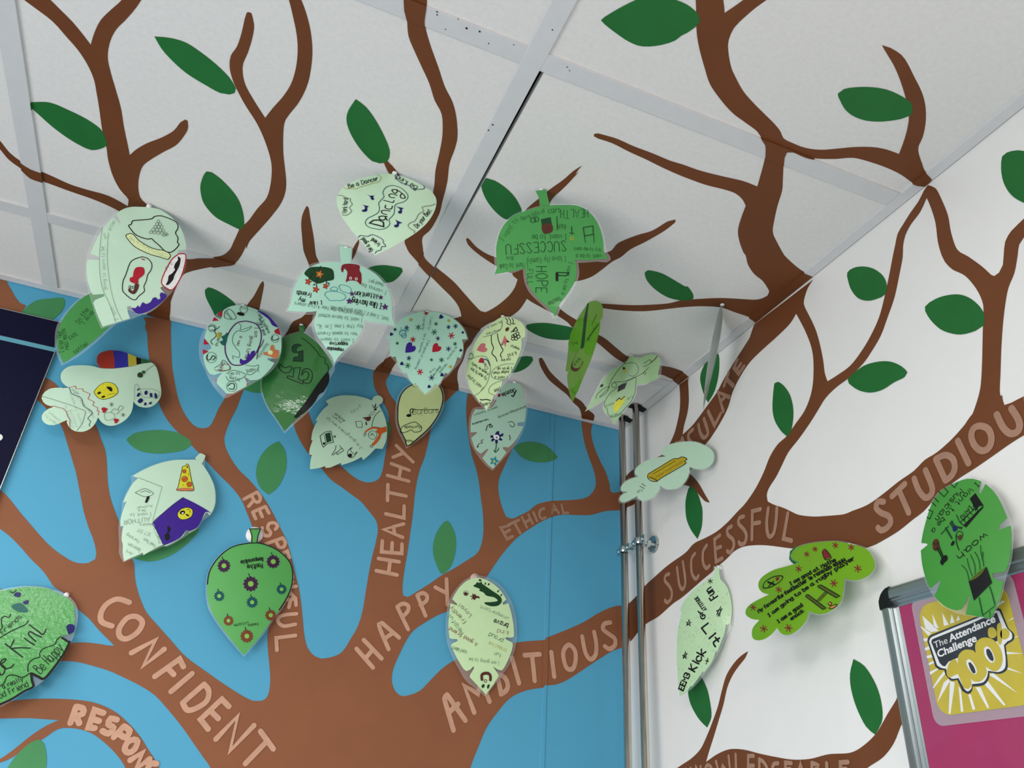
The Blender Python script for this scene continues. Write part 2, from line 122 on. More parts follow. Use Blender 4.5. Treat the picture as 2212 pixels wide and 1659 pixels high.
WORDS = [
('B','CONFIDENT',83,'~-9066,18719 -9247,18746 -9379,18648 -9422,18496 -9373,18370 -9216,18327;~c-8882,18512 -8793,18439 -8822,18289 -8949,18165 -9057,18186 -9100,18300 -9050,18451 -8974,18511;-8827,17968 -8533,18203 -8610,17796 -8374,18079;-8404,17663 -8110,17962 -8025,17854;-8260,17814 -8139,17723;-8115,17472 -7874,17766;-7907,17328 -7658,17631;~-7658,17631 -7566,17543 -7562,17393 -7686,17273 -7814,17231 -7907,17328;-7212,17344 -7343,17439 -7591,17118 -7445,16990;-7471,17254 -7331,17154;-7299,16861 -7048,17216 -7056,16714 -6773,17105;-6656,17031 -6408,16796;-6520,16908 -6787,16556'),
('B','RESPONSIBLE',85,'-9381,16896 -9371,17124;~-9371,17124 -9274,17106 -9254,17036 -9352,16990;-9338,16998 -9263,16903;-8980,17072 -9113,17102 -9123,16856 -9038,16856;-9121,16981 -9007,16957;~-8771,16997 -8860,17006 -8870,16929 -8788,16883 -8830,16802 -8923,16828;-8747,16759 -8651,16918;~-8651,16918 -8553,16862 -8584,16769 -8681,16807;~c-8470,16751 -8406,16725 -8421,16617 -8486,16569 -8552,16606 -8544,16702;-8438,16472 -8295,16585 -8329,16372 -8180,16506;~-8067,16451 -8153,16445 -8159,16344 -8063,16268 -8116,16223'),
('B','RESPECTFUL',62,'-7710,20760 -7521,20933;~-7521,20933 -7445,20852 -7450,20761 -7523,20755 -7599,20853;-7546,20767 -7605,20645;-7516,20551 -7325,20696;-7516,20551 -7442,20440;-7418,20623 -7338,20499;-7325,20696 -7238,20586;~-7072,20316 -7045,20379 -7108,20426 -7196,20397 -7205,20308 -7144,20253 -7150,20186 -7228,20170 -7294,20229 -7297,20299;-7179,20025 -6919,20182;~-6919,20182 -6857,20107 -6872,20022 -6947,20009 -7022,20114;-6858,19919 -6794,19961 -6738,19855;~-6616,19519 -6668,19590 -6721,19561 -6693,19467 -6602,19442;-6714,19327 -6531,19375;-6626,19263 -6502,19165;-6628,19123 -6504,19165 -6472,19058;-6578,19134 -6584,19003;~-6436,18914 -6626,18868 -6723,18806 -6712,18732 -6609,18683 -6424,18739;-6388,18557 -6695,18476 -6646,18283'),
('B','HEALTHY',71,'-5168,19877 -4776,19861;-5158,20106 -4768,20109;-4938,19881 -4936,20107;-5134,20446 -5119,20240 -4736,20274 -4755,20454;-4929,20252 -4943,20443;-4772,20847 -5138,20668 -4761,20584;-4957,20757 -4925,20636;-5139,20978 -4781,20963 -4805,21201;-5177,21568 -5143,21248;-5142,21411 -4795,21409;-5211,21753 -4777,21722;-5167,22012 -4796,21950;-4980,21744 -4969,21972;-5120,22416 -4946,22290;-5151,22153 -4952,22289 -4741,22142'),
('B','HAPPY',75,'-5322,18475 -4991,18201;-5218,18637 -4861,18368;-5142,18341 -5034,18499;~-4758,18539 -4936,18823 -4985,18937 -4938,18968;-4930,18965 -4596,18759;-4852,18709 -4738,18806;-4449,18925 -4697,19287;~-4697,19287 -4607,19358 -4500,19341 -4493,19242 -4583,19122;-4154,19207 -4352,19549;~-4352,19549 -4252,19608 -4167,19570 -4170,19474 -4272,19383;-4024,19748 -3798,19675;-3823,19935 -3758,19469'),
('B','AMBITIOUS',89,'~-3440,17346 -3561,17617 -3651,17838 -3611,17904;-3605,17900 -3237,17523;-3531,17639 -3395,17774;-3083,17669 -3306,18091 -3039,17985 -2984,18198 -2809,17880;-2700,18371 -2590,18026;~-2699,18358 -2545,18319 -2473,18204 -2496,18099 -2596,18025;-2419,18679 -2253,18254;-2165,18758 -1858,18813;-2015,18777 -1942,18328;-1621,18880 -1546,18449;~c-1253,19064 -1125,18976 -1106,18786 -1167,18630 -1285,18629 -1357,18783 -1361,18946;~-969,19258 -902,18976 -790,18852 -678,18949 -661,19146 -707,19378;~-347,19617 -480,19570 -514,19464 -399,19393 -251,19313 -252,19185 -368,19099 -473,19137'),
('B','ETHICAL',61,'-2628,21217 -2799,21138 -2649,20926 -2536,21008;-2719,21036 -2604,21128;-2623,21240 -2417,21372;-2517,21303 -2377,21105;-2355,21441 -2235,21250;-2215,21525 -2115,21354;-2278,21345 -2171,21438;-2105,21591 -2019,21429;~-1870,21727 -1955,21672 -1971,21553 -1909,21494 -1830,21541;-1692,21639 -1665,21859 -1538,21695;-1668,21728 -1594,21755;-1475,21887 -1430,21709 -1321,21737'),
('R','SUCCESSFUL',72,'~-1697,20222 -1575,20223 -1540,20136 -1679,19999 -1760,19863 -1710,19744 -1574,19717 -1511,19771;~-1969,20271 -2017,19946 -2109,19838 -2204,19901 -2208,20071 -2169,20325;~-2565,20371 -2446,20297 -2433,20057 -2540,19917 -2629,19951;~-2934,20418 -2817,20337 -2795,20146 -2876,20026 -2971,20040;-3337,20482 -3174,20458 -3169,20061 -3350,20070;-3198,20286 -3337,20276;~-3679,20536 -3567,20524 -3554,20431 -3688,20294 -3682,20174 -3576,20110 -3506,20154;~-4021,20600 -3906,20610 -3872,20525 -3998,20377 -4042,20256 -3975,20156 -3862,20169 -3836,20210;-4458,20583 -4253,20616 -4171,20164;-4239,20408 -4404,20374;~-4646,20533 -4573,20328 -4563,20150 -4607,20073 -4708,20106 -4795,20283 -4846,20471;-5076,20307 -4912,19954 -5082,19869'),
('R','STUDIOUS',84,'~-6905,19865 -6810,19896 -6764,19828 -6831,19735 -6941,19653 -6957,19567 -6879,19512 -6778,19509 -6734,19559;-7056,19890 -7290,19976;-7186,19916 -7261,19595;~-7449,19991 -7479,19822 -7552,19695 -7645,19707 -7680,19794 -7639,20033;-7821,20112 -7885,19805;~-7826,20115 -7966,20110 -8053,20019 -8046,19900 -7977,19827 -7887,19802;-8176,20212 -8240,19891;~c-8503,20270 -8594,20187 -8604,20063 -8544,19970 -8452,19965 -8383,20048 -8361,20179 -8410,20269;~-8745,20309 -8777,20127 -8842,20018 -8936,20014 -8976,20112 -8935,20300;~-9242,20347 -9165,20364 -9137,20303 -9188,20235 -9239,20168 -9229,20100 -9162,20079'),
('R','ARTICULATE',86,'-4262,23518 -4148,23426 -4270,23230 -4422,23300;-4206,23335 -4348,23393;-3823,23211 -3987,23398;-3917,23295 -4079,23080;-3935,22912 -3629,23170 -3732,22722;-3683,22941 -3838,22981;-3283,22927 -3446,22557 -3647,22703;~-2949,22795 -2993,22601 -3087,22463 -3224,22482 -3196,22652 -3136,22835;~-2760,22776 -2614,22750 -2603,22646 -2678,22542;-2380,22761 -2432,22629;-2169,22741 -2327,22511;-2014,22715 -2345,22703'),
('R','KNOWLEDGEABLE',57,'-1927,16905 -1987,16779;-2074,16911 -1920,16844 -2085,16787;-2179,16772 -2220,16928 -2367,16776 -2349,16922;~c-2542,16936 -2470,16868 -2528,16782 -2624,16825 -2644,16895;-2776,16971 -2860,16768 -2943,16904 -3125,16757 -3110,17029;-3290,17041 -3262,16740 -3399,16735;-3718,16998 -3590,17004 -3541,16718 -3673,16713;-3570,16872 -3701,16868;-3807,16707 -3841,16944;~-3841,16944 -3933,16903 -4002,16807 -3975,16701;~-4245,16870 -4150,16862 -4095,16760 -4155,16683 -4232,16712 -4241,16764;-4526,16857 -4402,16870 -4373,16685 -4490,16681;-4388,16789 -4491,16784;-4608,16676 -4710,16840 -4761,16670;-4904,16664 -4934,16836;~-4934,16836 -5043,16803 -4985,16751 -4919,16744;~-4919,16744 -5074,16717 -5031,16659 -4904,16664;-5212,16819 -5188,16663 -5277,16650;-5596,16814 -5460,16814 -5426,16644 -5557,16639;-5447,16739 -5549,16734'),
]
LEAVES = [
dict(key='bowtie',s='C',col='pale',gap=0.009,dot=1,curl=(0.1, 0.25),loc=(-1.0182,-0.3335,2.3910),u=(0.9829,0.1842,-0.0000),v=(0.0256,-0.1368,0.9903),label='big pale leaf hung from the ceiling, with black bow-tie shapes in a red frame',D="""
P|-360,-248 -305,-165 -222,-92 -88,-27 41,25 156,45 259,29 369,-7 459,-60 545,-137 617,-235 674,-340 696,-423! 597,-481! 606,-528! 724,-503! 757,-630 766,-779 757,-906 726,-1041 696,-1120! 551,-1108! 537,-1146! 656,-1221! 633,-1315 568,-1444 493,-1542 410,-1611 345,-1629 289,-1600 235,-1546! 195,-1573! 225,-1636 288,-1717! -20,-1949! -140,-1814 -246,-1676! -237,-1630 -138,-1534! -156,-1506! -287,-1565! -328,-1528 -419,-1389 -490,-1227 -514,-1122 -494,-1098! -373,-1062! -388,-1016! -507,-1007! -505,-913 -499,-778 -481,-623 -446,-485 -402,-353! -291,-417! -277,-397! -371,-289!
F|-364,-236 -307,-158 -224,-85 -79,-15 39,32 165,57 268,41 378,5 470,-54 555,-132 629,-230 685,-334 735,-498 772,-637 781,-786 772,-913 741,-1048 708,-1154 671,-1248 639,-1332 573,-1461 499,-1559 414,-1622 298,-1729 -32,-1980! -157,-1832 -287,-1648 -415,-1449 -486,-1288 -532,-1116 -555,-945 -546,-837 -545,-703 -514,-555 -453,-390
f|e|-151,-551 -83,-507 30,-568 171,-603 292,-605 416,-576 511,-603 500,-685 394,-697 266,-713 121,-707 -5,-680 -121,-607 -155,-573
s|k|11|-151,-551 -83,-507 30,-568 171,-603 292,-605 416,-576 511,-603 500,-685 394,-697 266,-713 121,-707 -5,-680 -121,-607 -155,-573 -151,-551
s|k|14|-116,-288 -5,-225 95,-159 126,-99 209,-50 304,-40 391,-41 454,-63 488,-136 478,-230 533,-291 551,-370 581,-385 554,-484 499,-566 416,-576 329,-531 232,-491 189,-469 139,-499 35,-510 -52,-493 -126,-442 -167,-404 -139,-363 -143,-314 -116,-288
c|g|7|196,-154,18,9,-7,22 189,-209,19,9,-7,23 231,-189,19,9,-7,23 181,-264,19,9,-7,23 223,-244,19,9,-7,23 266,-223,19,9,-7,23 168,-321,20,9,-7,24 216,-299,20,10,-7,24 260,-285,20,10,-7,24 305,-271,19,9,-7,23 148,-374,19,9,-7,23 197,-358,19,9,-7,23 247,-342,19,9,-7,23 297,-325,19,9,-7,23 347,-309,19,9,-7,23 332,-342,17,8,-6,20 372,-311,16,8,-6,19
t|g|2|I want to be an artist|472,-655,-577,90,-6,-44
s|k|12|150,-797 230,-789 308,-844 329,-929 309,-1030 320,-1118 315,-1210 343,-1277 293,-1373 268,-1439 201,-1446 92,-1399 56,-1362 24,-1248 28,-1157 27,-1066 25,-989 36,-918 85,-851 150,-797
f|r|132,-978 222,-947 261,-1037 213,-1135 227,-1194 182,-1218 109,-1208 97,-1155 126,-1137 113,-1045
f|b|184,-1224 236,-1203 253,-1273 231,-1365 176,-1373 130,-1347 136,-1306 187,-1337 203,-1280
c|k|6|135,-1288,14,6,-5,16 160,-1291,16,6,-6,18 184,-1275,14,6,-5,16
l|r|15|158,-830 197,-827
f|w|621,-538! 718,-506! 758,-713 753,-935 694,-1114! 551,-1088 518,-1009 526,-844 555,-666
s|r|16|621,-538 718,-506 758,-713 753,-935 694,-1114 551,-1088 518,-1009 526,-844 555,-666 621,-538
f|k|616,-582 667,-594 686,-704 678,-798 665,-892 668,-958 631,-1054 594,-1070 601,-1000 589,-925 621,-871 645,-792 621,-775 618,-707 637,-629
t|k|4|Pro|551,-847,34,125,-44,14
f|p|255,-1569 308,-1555 326,-1505 357,-1525 374,-1437 425,-1448 477,-1390 483,-1337 519,-1303 563,-1324 589,-1294 563,-1253 571,-1204 656,-1221 633,-1315 566,-1438 491,-1536 408,-1605 343,-1623 287,-1595
t|g|3|I am|140,-1789,-126,150,-35,-32
t|g|3|going to learn to be|-146,-1438,-227,591,-43,-19
t|g|3|an|-383,-718,-35,73,-33,-21
t|g|3|artist|-375,-585,26,171,-42,11
s|g|5|-487,-571 -431,-831 -366,-1066 -281,-1288 -182,-1464 -56,-1603 121,-1832
s|g|5|-385,-624 -294,-960 -180,-1237 -53,-1478 79,-1664 195,-1782
"""),
dict(key='edge_green',s='C',col='green',gap=0.02,dot=1,curl=(0.1, 0.1),loc=(-1.0980,-0.0670,2.3800),u=(1.0000,0.0000,-0.0000),v=(0.0000,0.0000,1.0000),label='plain green leaf covering the top corner of the navy sign',D="""
P|-112,-1466! -241,-1278 -323,-1097 -368,-856 -352,-664 -303,-457 -218,-235 -113,-75 100,125 400,101 518,-115 446,-417 367,-615 215,-946 42,-1247
F|-126,-1513! -278,-1287 -361,-1084 -409,-843 -383,-624 -325,-415 -232,-188 -109,-23 104,179 429,138 554,-102 488,-428 408,-625 244,-984 71,-1284
t|D|6|I also like|-162,-1269,-153,357,-67,-31
t|D|6|real maths|-101,-1196,-170,355,-65,-36
t|D|6|tattoo|11,-1267,136,231,-55,49
t|D|6|In the|-79,-705,57,320,-83,35
t|D|6|like|-7,-696,71,276,-70,37
t|D|6|EASS|-134,-1024,77,114,-44,45
"""),
dict(key='rainbow_stem',s='B',col='pale',gap=0.01,dot=1,curl=(0.2, 0.1),loc=(-0.9879,-0.0100,2.2954),u=(0.9945,0.1045,-0.0000),v=(-0.0253,0.2406,0.9703),label='pale lobed leaf with a yellow smiley face and a red, blue and yellow striped stem',D="""
P|-708,-362 -819,-342 -917,-336 -1055,-354 -1178,-385 -1252,-458 -1279,-558 -1264,-654 -1222,-745 -1151,-818 -1083,-863! -1170,-880 -1277,-890 -1358,-923 -1403,-985 -1420,-1063 -1410,-1127 -1368,-1194 -1297,-1252 -1218,-1277 -1189,-1286! -1248,-1329 -1291,-1394 -1304,-1468 -1283,-1539 -1227,-1606 -1155,-1641 -1084,-1640 -1022,-1610 -974,-1562 -919,-1518! -908,-1571 -862,-1636 -803,-1686 -722,-1715 -643,-1707 -573,-1664 -520,-1588 -493,-1485 -488,-1386! -453,-1427 -392,-1480 -309,-1509 -227,-1494 -147,-1436 -76,-1340 -30,-1213 -21,-1094 -44,-924! -3,-970 65,-1000 144,-996 228,-961 292,-889 338,-776 353,-659 328,-529 283,-405 227,-253 172,-127 129,-54 85,-4 29,12 -45,-33 -135,-90 -220,-165 -308,-224 -398,-266 -531,-328
S|-705,-354 -770,-310 -814,-232 -839,-118 -824,-24 -762,43 -684,86 -620,110 -511,117 -384,94 -232,59 -137,52 48,22 -45,-33 -187,-134 -309,-220 -486,-310
f|X|-710,-355 -770,-310 -814,-232 -839,-118 -824,-24 -762,43 -684,86 -638,101! -560,-112 -509,-317! -597,-340
f|u|-636,101! -521,114 -389,92! -305,-215! -398,-266 -509,-317! -560,-112
f|y|-385,90! -240,57! -187,-134! -300,-214!
f|k|-239,52! -152,47! -120,-77! -186,-128!
f|G|-148,43! -42,45 43,20! -45,-33 -118,-76!
f|Y|-686,-897 -664,-805 -625,-715 -563,-659 -479,-645 -402,-680 -341,-766 -331,-844 -369,-921 -432,-977 -507,-1019 -586,-1007 -649,-948
s|k|9|-686,-897 -664,-805 -625,-715 -563,-659 -479,-645 -402,-680 -341,-766 -331,-844 -369,-921 -432,-977 -507,-1019 -586,-1007 -649,-948 -686,-897
f|k|-629,-918 -612,-874 -579,-873 -578,-913 -609,-937
f|k|-551,-979 -531,-946 -494,-940 -495,-973 -527,-997
f|k|-529,-754 -476,-734 -436,-757 -417,-813 -431,-833 -478,-802
s|k|7|-465,-906 -409,-878 -357,-858
s|g|8|-1417,-1089 -1300,-1120 -1101,-1183 -944,-1226 -821,-1270 -708,-1313 -690,-1427 -685,-1559 -725,-1703
s|n|8|-1164,-886 -1081,-870 -1015,-973 -957,-1017 -879,-1031 -814,-1097 -766,-1204 -686,-1258 -622,-1290 -591,-1333 -613,-1387 -628,-1452 -575,-1490 -578,-1563 -553,-1588
l|r|8|-1072,-868 -993,-821 -967,-880 -865,-864 -855,-909 -728,-951 -737,-1057 -627,-1100 -631,-1171 -541,-1209 -533,-1271 -505,-1271 -498,-1351
l|r|8|-1223,-1277 -1175,-1273 -1105,-1296 -1038,-1307 -978,-1362 -936,-1442 -878,-1519 -862,-1588 -834,-1656
t|g|3|million|-900,-956,-122,74,-8,-50
t|g|2|I want to spend|-639,-1623,-376,650,-32,-25
t|g|2|tooshort|-1005,-1548,-220,171,-14,-44
t|g|2|Identity|-1031,-1611,-237,170,-12,-45
t|g|2|always try to|-775,-1658,-237,417,-32,-23
t|g|2|Amazing|-729,-1627,-189,311,-32,-25
t|g|3|happiness and|-540,-1385,-426,432,-22,-41
h|r|-433,-1223,-40,-33,33,-57
h|r|-203,-1389,-35,-30,29,-48
*|k|6|-357,-1095,34,9,-12,46 -133,-1250,31,9,-10,40
s|G|5|-414,-1294 -348,-1258 -273,-1270 -245,-1338 -291,-1400 -347,-1420 -392,-1376 -414,-1294
s|G|6|-327,-1247 -302,-1177 -245,-1174 -206,-1214 -240,-1268
s|G|6|-236,-1171 -220,-1083 -166,-1106 -194,-1185
f|D|-124,-331 -99,-286 -57,-292 -31,-356 -53,-393 -104,-396
f|b|-101,-323 -68,-311 -61,-360 -86,-361
f|G|-76,-255 -37,-223 -8,-259 -29,-300
s|G|6|-16,-225 30,-133 90,-25
f|n|-48,-667 -26,-632 -21,-672 -45,-700
f|n|-24,-803 -12,-730 19,-733 16,-803 -14,-826
f|n|77,-678 108,-638 130,-707 97,-740
f|n|168,-671 198,-667 222,-747 187,-753
f|n|239,-643 280,-662 307,-734 271,-755
f|n|17,-910 53,-830 99,-874 60,-942
f|n|136,-961 135,-895 161,-899 169,-950
f|n|200,-891 235,-844 242,-895 216,-912
s|g|6|-32,-913 -72,-751 -102,-609 -75,-558 -15,-635 91,-610 167,-581 306,-595 311,-705 162,-777 75,-795 -12,-648
"""),
dict(key='pizza',s='B',col='pale',gap=0.008,dot=0,curl=(0.15, 0.05),loc=(-0.8591,-0.0080,2.1328),u=(0.9976,0.0698,-0.0000),v=(-0.0085,0.1216,0.9925),label='pale leaf with a pizza slice drawn above a purple corner',D="""
P|-58,-45 -210,-80 -382,-123 -544,-194 -697,-289 -842,-408 -982,-553! -885,-574! -942,-683 -973,-824 -993,-961 -996,-1052! -950,-1025! -959,-1129 -961,-1247 -952,-1362 -926,-1467! -882,-1452! -875,-1567 -844,-1701 -812,-1758 -774,-1901 -718,-2036! -655,-1981 -536,-1897 -487,-1853! -465,-1895! -364,-1796 -235,-1686 -167,-1686! -35,-1572 53,-1458 73,-1344! 125,-1391! 226,-1290 265,-1148 305,-1003! 322,-972! 380,-1014! 409,-922 418,-768 378,-582 313,-428 203,-270 87,-140 39,-94!
S|-58,-45! -94,-24 -40,95 -17,104 64,78 65,17 45,-92! 59,-96
F|-50,-28 -213,-69 -384,-113 -558,-183 -712,-278 -856,-396 -1010,-554! -964,-686 -995,-827 -1012,-1057! -975,-1236 -967,-1389 -944,-1513 -868,-1753 -823,-1919 -723,-2051! -521,-1913 -359,-1814 -218,-1708 -153,-1696 -21,-1582 135,-1408! 248,-1284 288,-1142 389,-1023! 427,-917 433,-764 392,-578 325,-425 215,-267 97,-130 83,-8
f|Y|-251,-218! -208,-197 -198,-161 -162,-182! 5,-594! -237,-635!
s|k|10|-255,-226 -208,-197 -198,-161 -165,-182 -103,-335 -49,-465 24,-624 -86,-668 -242,-692 -237,-635 -244,-454 -255,-226
f|O|-244,-657! -134,-619 5,-594! 22,-629! -86,-668 -242,-692!
f|o|-236,-308 -212,-281 -185,-296 -177,-331 -203,-347 -230,-336
f|o|-213,-461 -187,-415 -139,-415 -123,-461 -155,-504 -198,-500
f|o|-108,-550 -96,-497 -54,-495 -33,-546 -52,-582 -95,-582
c|k|7|-207,-313,29,7,-8,34 -168,-456,46,11,-13,54 -72,-539,40,10,-11,47
f|k|-185,-241 -185,-187 -165,-236
f|k|-140,-358 -128,-341 -121,-375
f|k|-179,-580 -166,-556 -166,-584
f|p|-115,-799! 90,-858 287,-926 403,-978! 299,-978 265,-1148 224,-1283 116,-1380! 74,-1350! 16,-1498 -76,-1593 -201,-1686! -265,-1610 -387,-1441 -465,-1332! -350,-1134 -241,-965
s|k|8|-115,-799 -241,-965 -350,-1134 -465,-1332 -387,-1441 -265,-1610 -210,-1694
s|v|9|-344,-1159 -269,-1276 -205,-1394
s|v|9|-268,-1091 -170,-1257 -106,-1426
s|v|10|4,-953 158,-998 239,-1033
f|Y|-99,-1016 -16,-968 70,-978 101,-1039 90,-1115 21,-1177 -57,-1194 -114,-1153 -129,-1090
s|k|8|-99,-1016 -16,-968 70,-978 101,-1039 90,-1115 21,-1177 -57,-1194 -114,-1153 -129,-1090 -99,-1016
f|k|-104,-1071 -82,-1039 -30,-1035 -16,-1072 -49,-1106 -91,-1102
f|w|-73,-1078 -48,-1059 -36,-1083 -61,-1102
f|k|-7,-1083 35,-1087 61,-1095 49,-1118 12,-1113
s|k|8|-8,-1003 39,-999 62,-1048
f|k|-239,-1349 -204,-1355 -169,-1400 -187,-1468 -214,-1499 -210,-1421
f|k|-238,-1516 -187,-1468 -144,-1549 -188,-1602
s|g|6|-879,-576 -683,-626 -485,-679
s|g|5|-485,-679 -482,-972 -479,-1302
s|k|6|-864,-855 -742,-758 -588,-822 -694,-902 -864,-855
s|k|6|-790,-836 -720,-798 -635,-817
f|k|-664,-883 -628,-890 -644,-1007 -673,-1006
t|k|3|Author|-554,-1025,-228,-78,16,-42
t|k|3|be a|-635,-1132,-109,-11,8,-38
t|k|3|I want to|-535,-1168,-309,-62,16,-55
t|k|4|AUTHOR|-539,-1241,-369,-122,28,-73
t|k|3|History|-480,-1341,-178,-49,15,-44
t|k|3|ICT DT|-451,-1522,-209,55,-5,-53
t|k|3|Nursing|-585,-1670,-206,95,-13,-51
t|k|3|Food Tech|-320,-1707,-203,98,-15,-48
t|k|3|Spanish|-525,-1816,-205,93,-13,-50
t|k|3|Art|-625,-1892,-103,59,-19,-51
t|k|3|Poetry|-256,-1646,-159,226,-31,-24
"""),
dict(key='vet',s='C',col='mint',gap=0.005,dot=1,curl=(0.15, 0.1),loc=(-0.8542,-0.1195,2.3950),u=(0.9973,-0.0734,0.0000),v=(-0.0051,-0.0696,0.9976),label='round mint leaf with red edge marks and a ringed oval of writing',D="""
P|-310,-182 -227,-80 -90,-10 90,9 282,-20 452,-90 594,-175 693,-272! 629,-346! 645,-386! 766,-402! 809,-576 828,-711 819,-818 796,-860! 627,-901! 641,-931 762,-956! 739,-1031 686,-1147 620,-1266 546,-1343 433,-1380! 314,-1344! 393,-1456! 386,-1506 190,-1688! 92,-1710! -111,-1552! -115,-1472 -54,-1354! -101,-1372 -178,-1421! -251,-1419! -328,-1336 -403,-1203 -436,-1093 -403,-1012 -337,-948! -357,-893! -411,-853 -497,-767! -499,-664 -477,-503 -430,-414! -314,-363! -299,-297
F|-314,-164 -230,-63 -92,2 87,23 278,-3 463,-68 606,-153 715,-265 785,-405 824,-571 842,-741 832,-883 786,-1034 696,-1195 587,-1324 439,-1477 269,-1646 121,-1775 69,-1801! -91,-1676 -244,-1514 -374,-1328 -484,-1168 -546,-979 -567,-814 -549,-639 -499,-472 -434,-299
f|r|-367,-230 -326,-176 -308,-290 -377,-287
f|r|-426,-333! -331,-388! -443,-422!
f|r|-497,-784! -388,-874! -481,-900!
f|r|-474,-991! -366,-1013! -445,-1086!
f|r|698,-261! 757,-396! 653,-384! 635,-335!
f|M|-146,-1495! -116,-1489! -115,-1569!
f|M|376,-1460! 401,-1437! 395,-1512!
f|M|93,-1714! 184,-1694! 142,-1738!
s|v|21|124,-290 -14,-355 -91,-489 -129,-656 -127,-828 -84,-988 4,-1119 91,-1174 218,-1144 320,-1060 396,-922 436,-756 445,-579 403,-414 294,-301 124,-290
s|t|8|6,-377 56,-400 60,-488 153,-429 233,-372 189,-455 110,-511 21,-516 -32,-616 -18,-751 64,-852 139,-919 146,-1019 40,-1010 68,-1071
t|b|7|I am|294,-373,25,-189,59,10
t|b|7|going to be|258,-560,-9,-450,59,-2
t|b|7|a vet|85,-605,-32,-198,52,-13
f|p|178,-1028 227,-1050 281,-1020 282,-884 321,-925 335,-852 391,-829 385,-942 320,-1060 245,-1129 188,-1110
f|p|269,-33 379,-38 500,-94 613,-187 686,-256 577,-244 496,-151 373,-86
t|k|6|I want to achieve|260,-64,277,-364,45,48
t|k|6|being a good|316,-185,157,-306,46,33
t|k|5|vet|291,-284,87,-47,21,54
c|g|9|29,-63,65,17,-17,79 -411,-560,64,13,-17,75 675,-493,66,21,-15,76 -298,-1116,84,17,-22,96 149,-1569,84,19,-20,92
t|k|5|oo|-18,-57,109,-8,1,61
s|k|12|-476,-538 -400,-514 -361,-584 -430,-607
s|k|13|630,-463 627,-526 682,-527 741,-473
s|k|14|-373,-1081 -361,-1162 -310,-1160 -285,-1080 -235,-1104 -266,-1160
s|k|14|84,-1576 123,-1519 182,-1522 187,-1609 115,-1617
f|k|-70,-171 -16,-139 66,-163 44,-202 -32,-206
s|k|8|-277,-193 -217,-124 -129,-176 -64,-269 -114,-317 -250,-313 -277,-193
t|k|5|Dance|-273,-210,131,-114,28,47
f|t|-224,-694 -175,-649 -150,-591 -125,-638 -120,-826 -159,-852 -230,-799 -181,-754
s|k|10|-298,-501 -329,-560 -364,-603 -313,-696 -376,-812 -332,-871
f|y|-307,-625 -246,-630 -245,-733 -292,-726
t|b|6|friend|-271,-618,-15,-261,44,-7
t|g|5|Responsible|546,-621,-90,-302,48,-18
s|k|12|490,-575 480,-674 443,-789 452,-975
f|O|632,-665 671,-627 719,-709 788,-706 804,-823 753,-873 626,-858 558,-860 540,-814 638,-768
f|e|619,-748 689,-753 681,-825 618,-817
s|r|10|-122,-1279 -66,-1201 22,-1198 39,-1277 -55,-1314 -143,-1316
t|b|5|Caring|-105,-1159,-7,-166,49,-6
s|G|8|-206,-1296 -122,-1213 -98,-1125 22,-1198 53,-1273 -94,-1338 -199,-1327
s|G|8|15,-1364 99,-1280 247,-1278 332,-1323 221,-1431 84,-1479 18,-1412
t|k|5|Trying|257,-1391,-176,-8,4,-57
t|k|5|to ski|219,-1285,-166,-54,16,-52
s|G|8|291,-1135 422,-1118 505,-1079 496,-1182 413,-1286 339,-1289
t|k|6|I want|515,-1127,-207,-87,24,-70
"""),
dict(key='gta',s='C',col='dgreen',gap=0.004,dot=1,curl=(0.2, 0.15),loc=(-0.7455,-0.1045,2.3960),u=(0.9566,-0.2913,0.0000),v=(0.0000,0.0000,1.0000),label='glossy dark green leaf with a broad black stripe along one side and outlined letters',D="""
P|-100,-205 -26,-168 88,-174 231,-259 376,-367 525,-507 639,-630 699,-761 649,-895 631,-1292! 561,-1338 508,-1496 425,-1654 309,-1798 216,-1888 52,-2107! -118,-1905 -290,-1712 -398,-1540 -483,-1330 -498,-1077 -404,-725 -314,-354 -204,-252
F|-103,-186 -29,-150 100,-153 243,-238 389,-346 538,-486 670,-624 752,-803 699,-1024 638,-1341 525,-1509 417,-1704 263,-1898 58,-2145! -131,-1922 -321,-1713 -453,-1493 -515,-1331 -530,-1078 -420,-725 -333,-337 -207,-233
S|-44,-25! 76,-20! 72,-157! -4,-156!
f|k|640,-888! 679,-994 684,-1130 619,-1311! 551,-1373 485,-1548 372,-1710 226,-1856 179,-1845! 237,-1728 356,-1502 468,-1237 561,-1034
f|H|-56,-445 19,-419 88,-447! 20,-511 32,-582 129,-549! 168,-772! -11,-785! -8,-713! 76,-695! 51,-598 -46,-591 -77,-503
s|k|13|89,-451 4,-424 -67,-474 -71,-539 -35,-608 51,-598
l|k|13|63,-579 130,-552 168,-772 -11,-785 -9,-710 74,-686 63,-579
l|k|13|-242,-866 -135,-936 -40,-893 -3,-924 -35,-1014 -125,-1039 -214,-977 -250,-910 -242,-866
l|k|13|28,-921 142,-899 142,-1131 240,-1161 233,-1213 -62,-1128 -54,-1084 43,-1100 28,-921
s|k|13|186,-1023 203,-935 291,-905 363,-963 382,-1081 351,-1179 259,-1184 236,-1136 294,-1111 308,-1006 239,-964 190,-1049
s|k|11|59,-283 203,-376 351,-501 448,-613 548,-648 562,-735 623,-777 646,-878
"""),
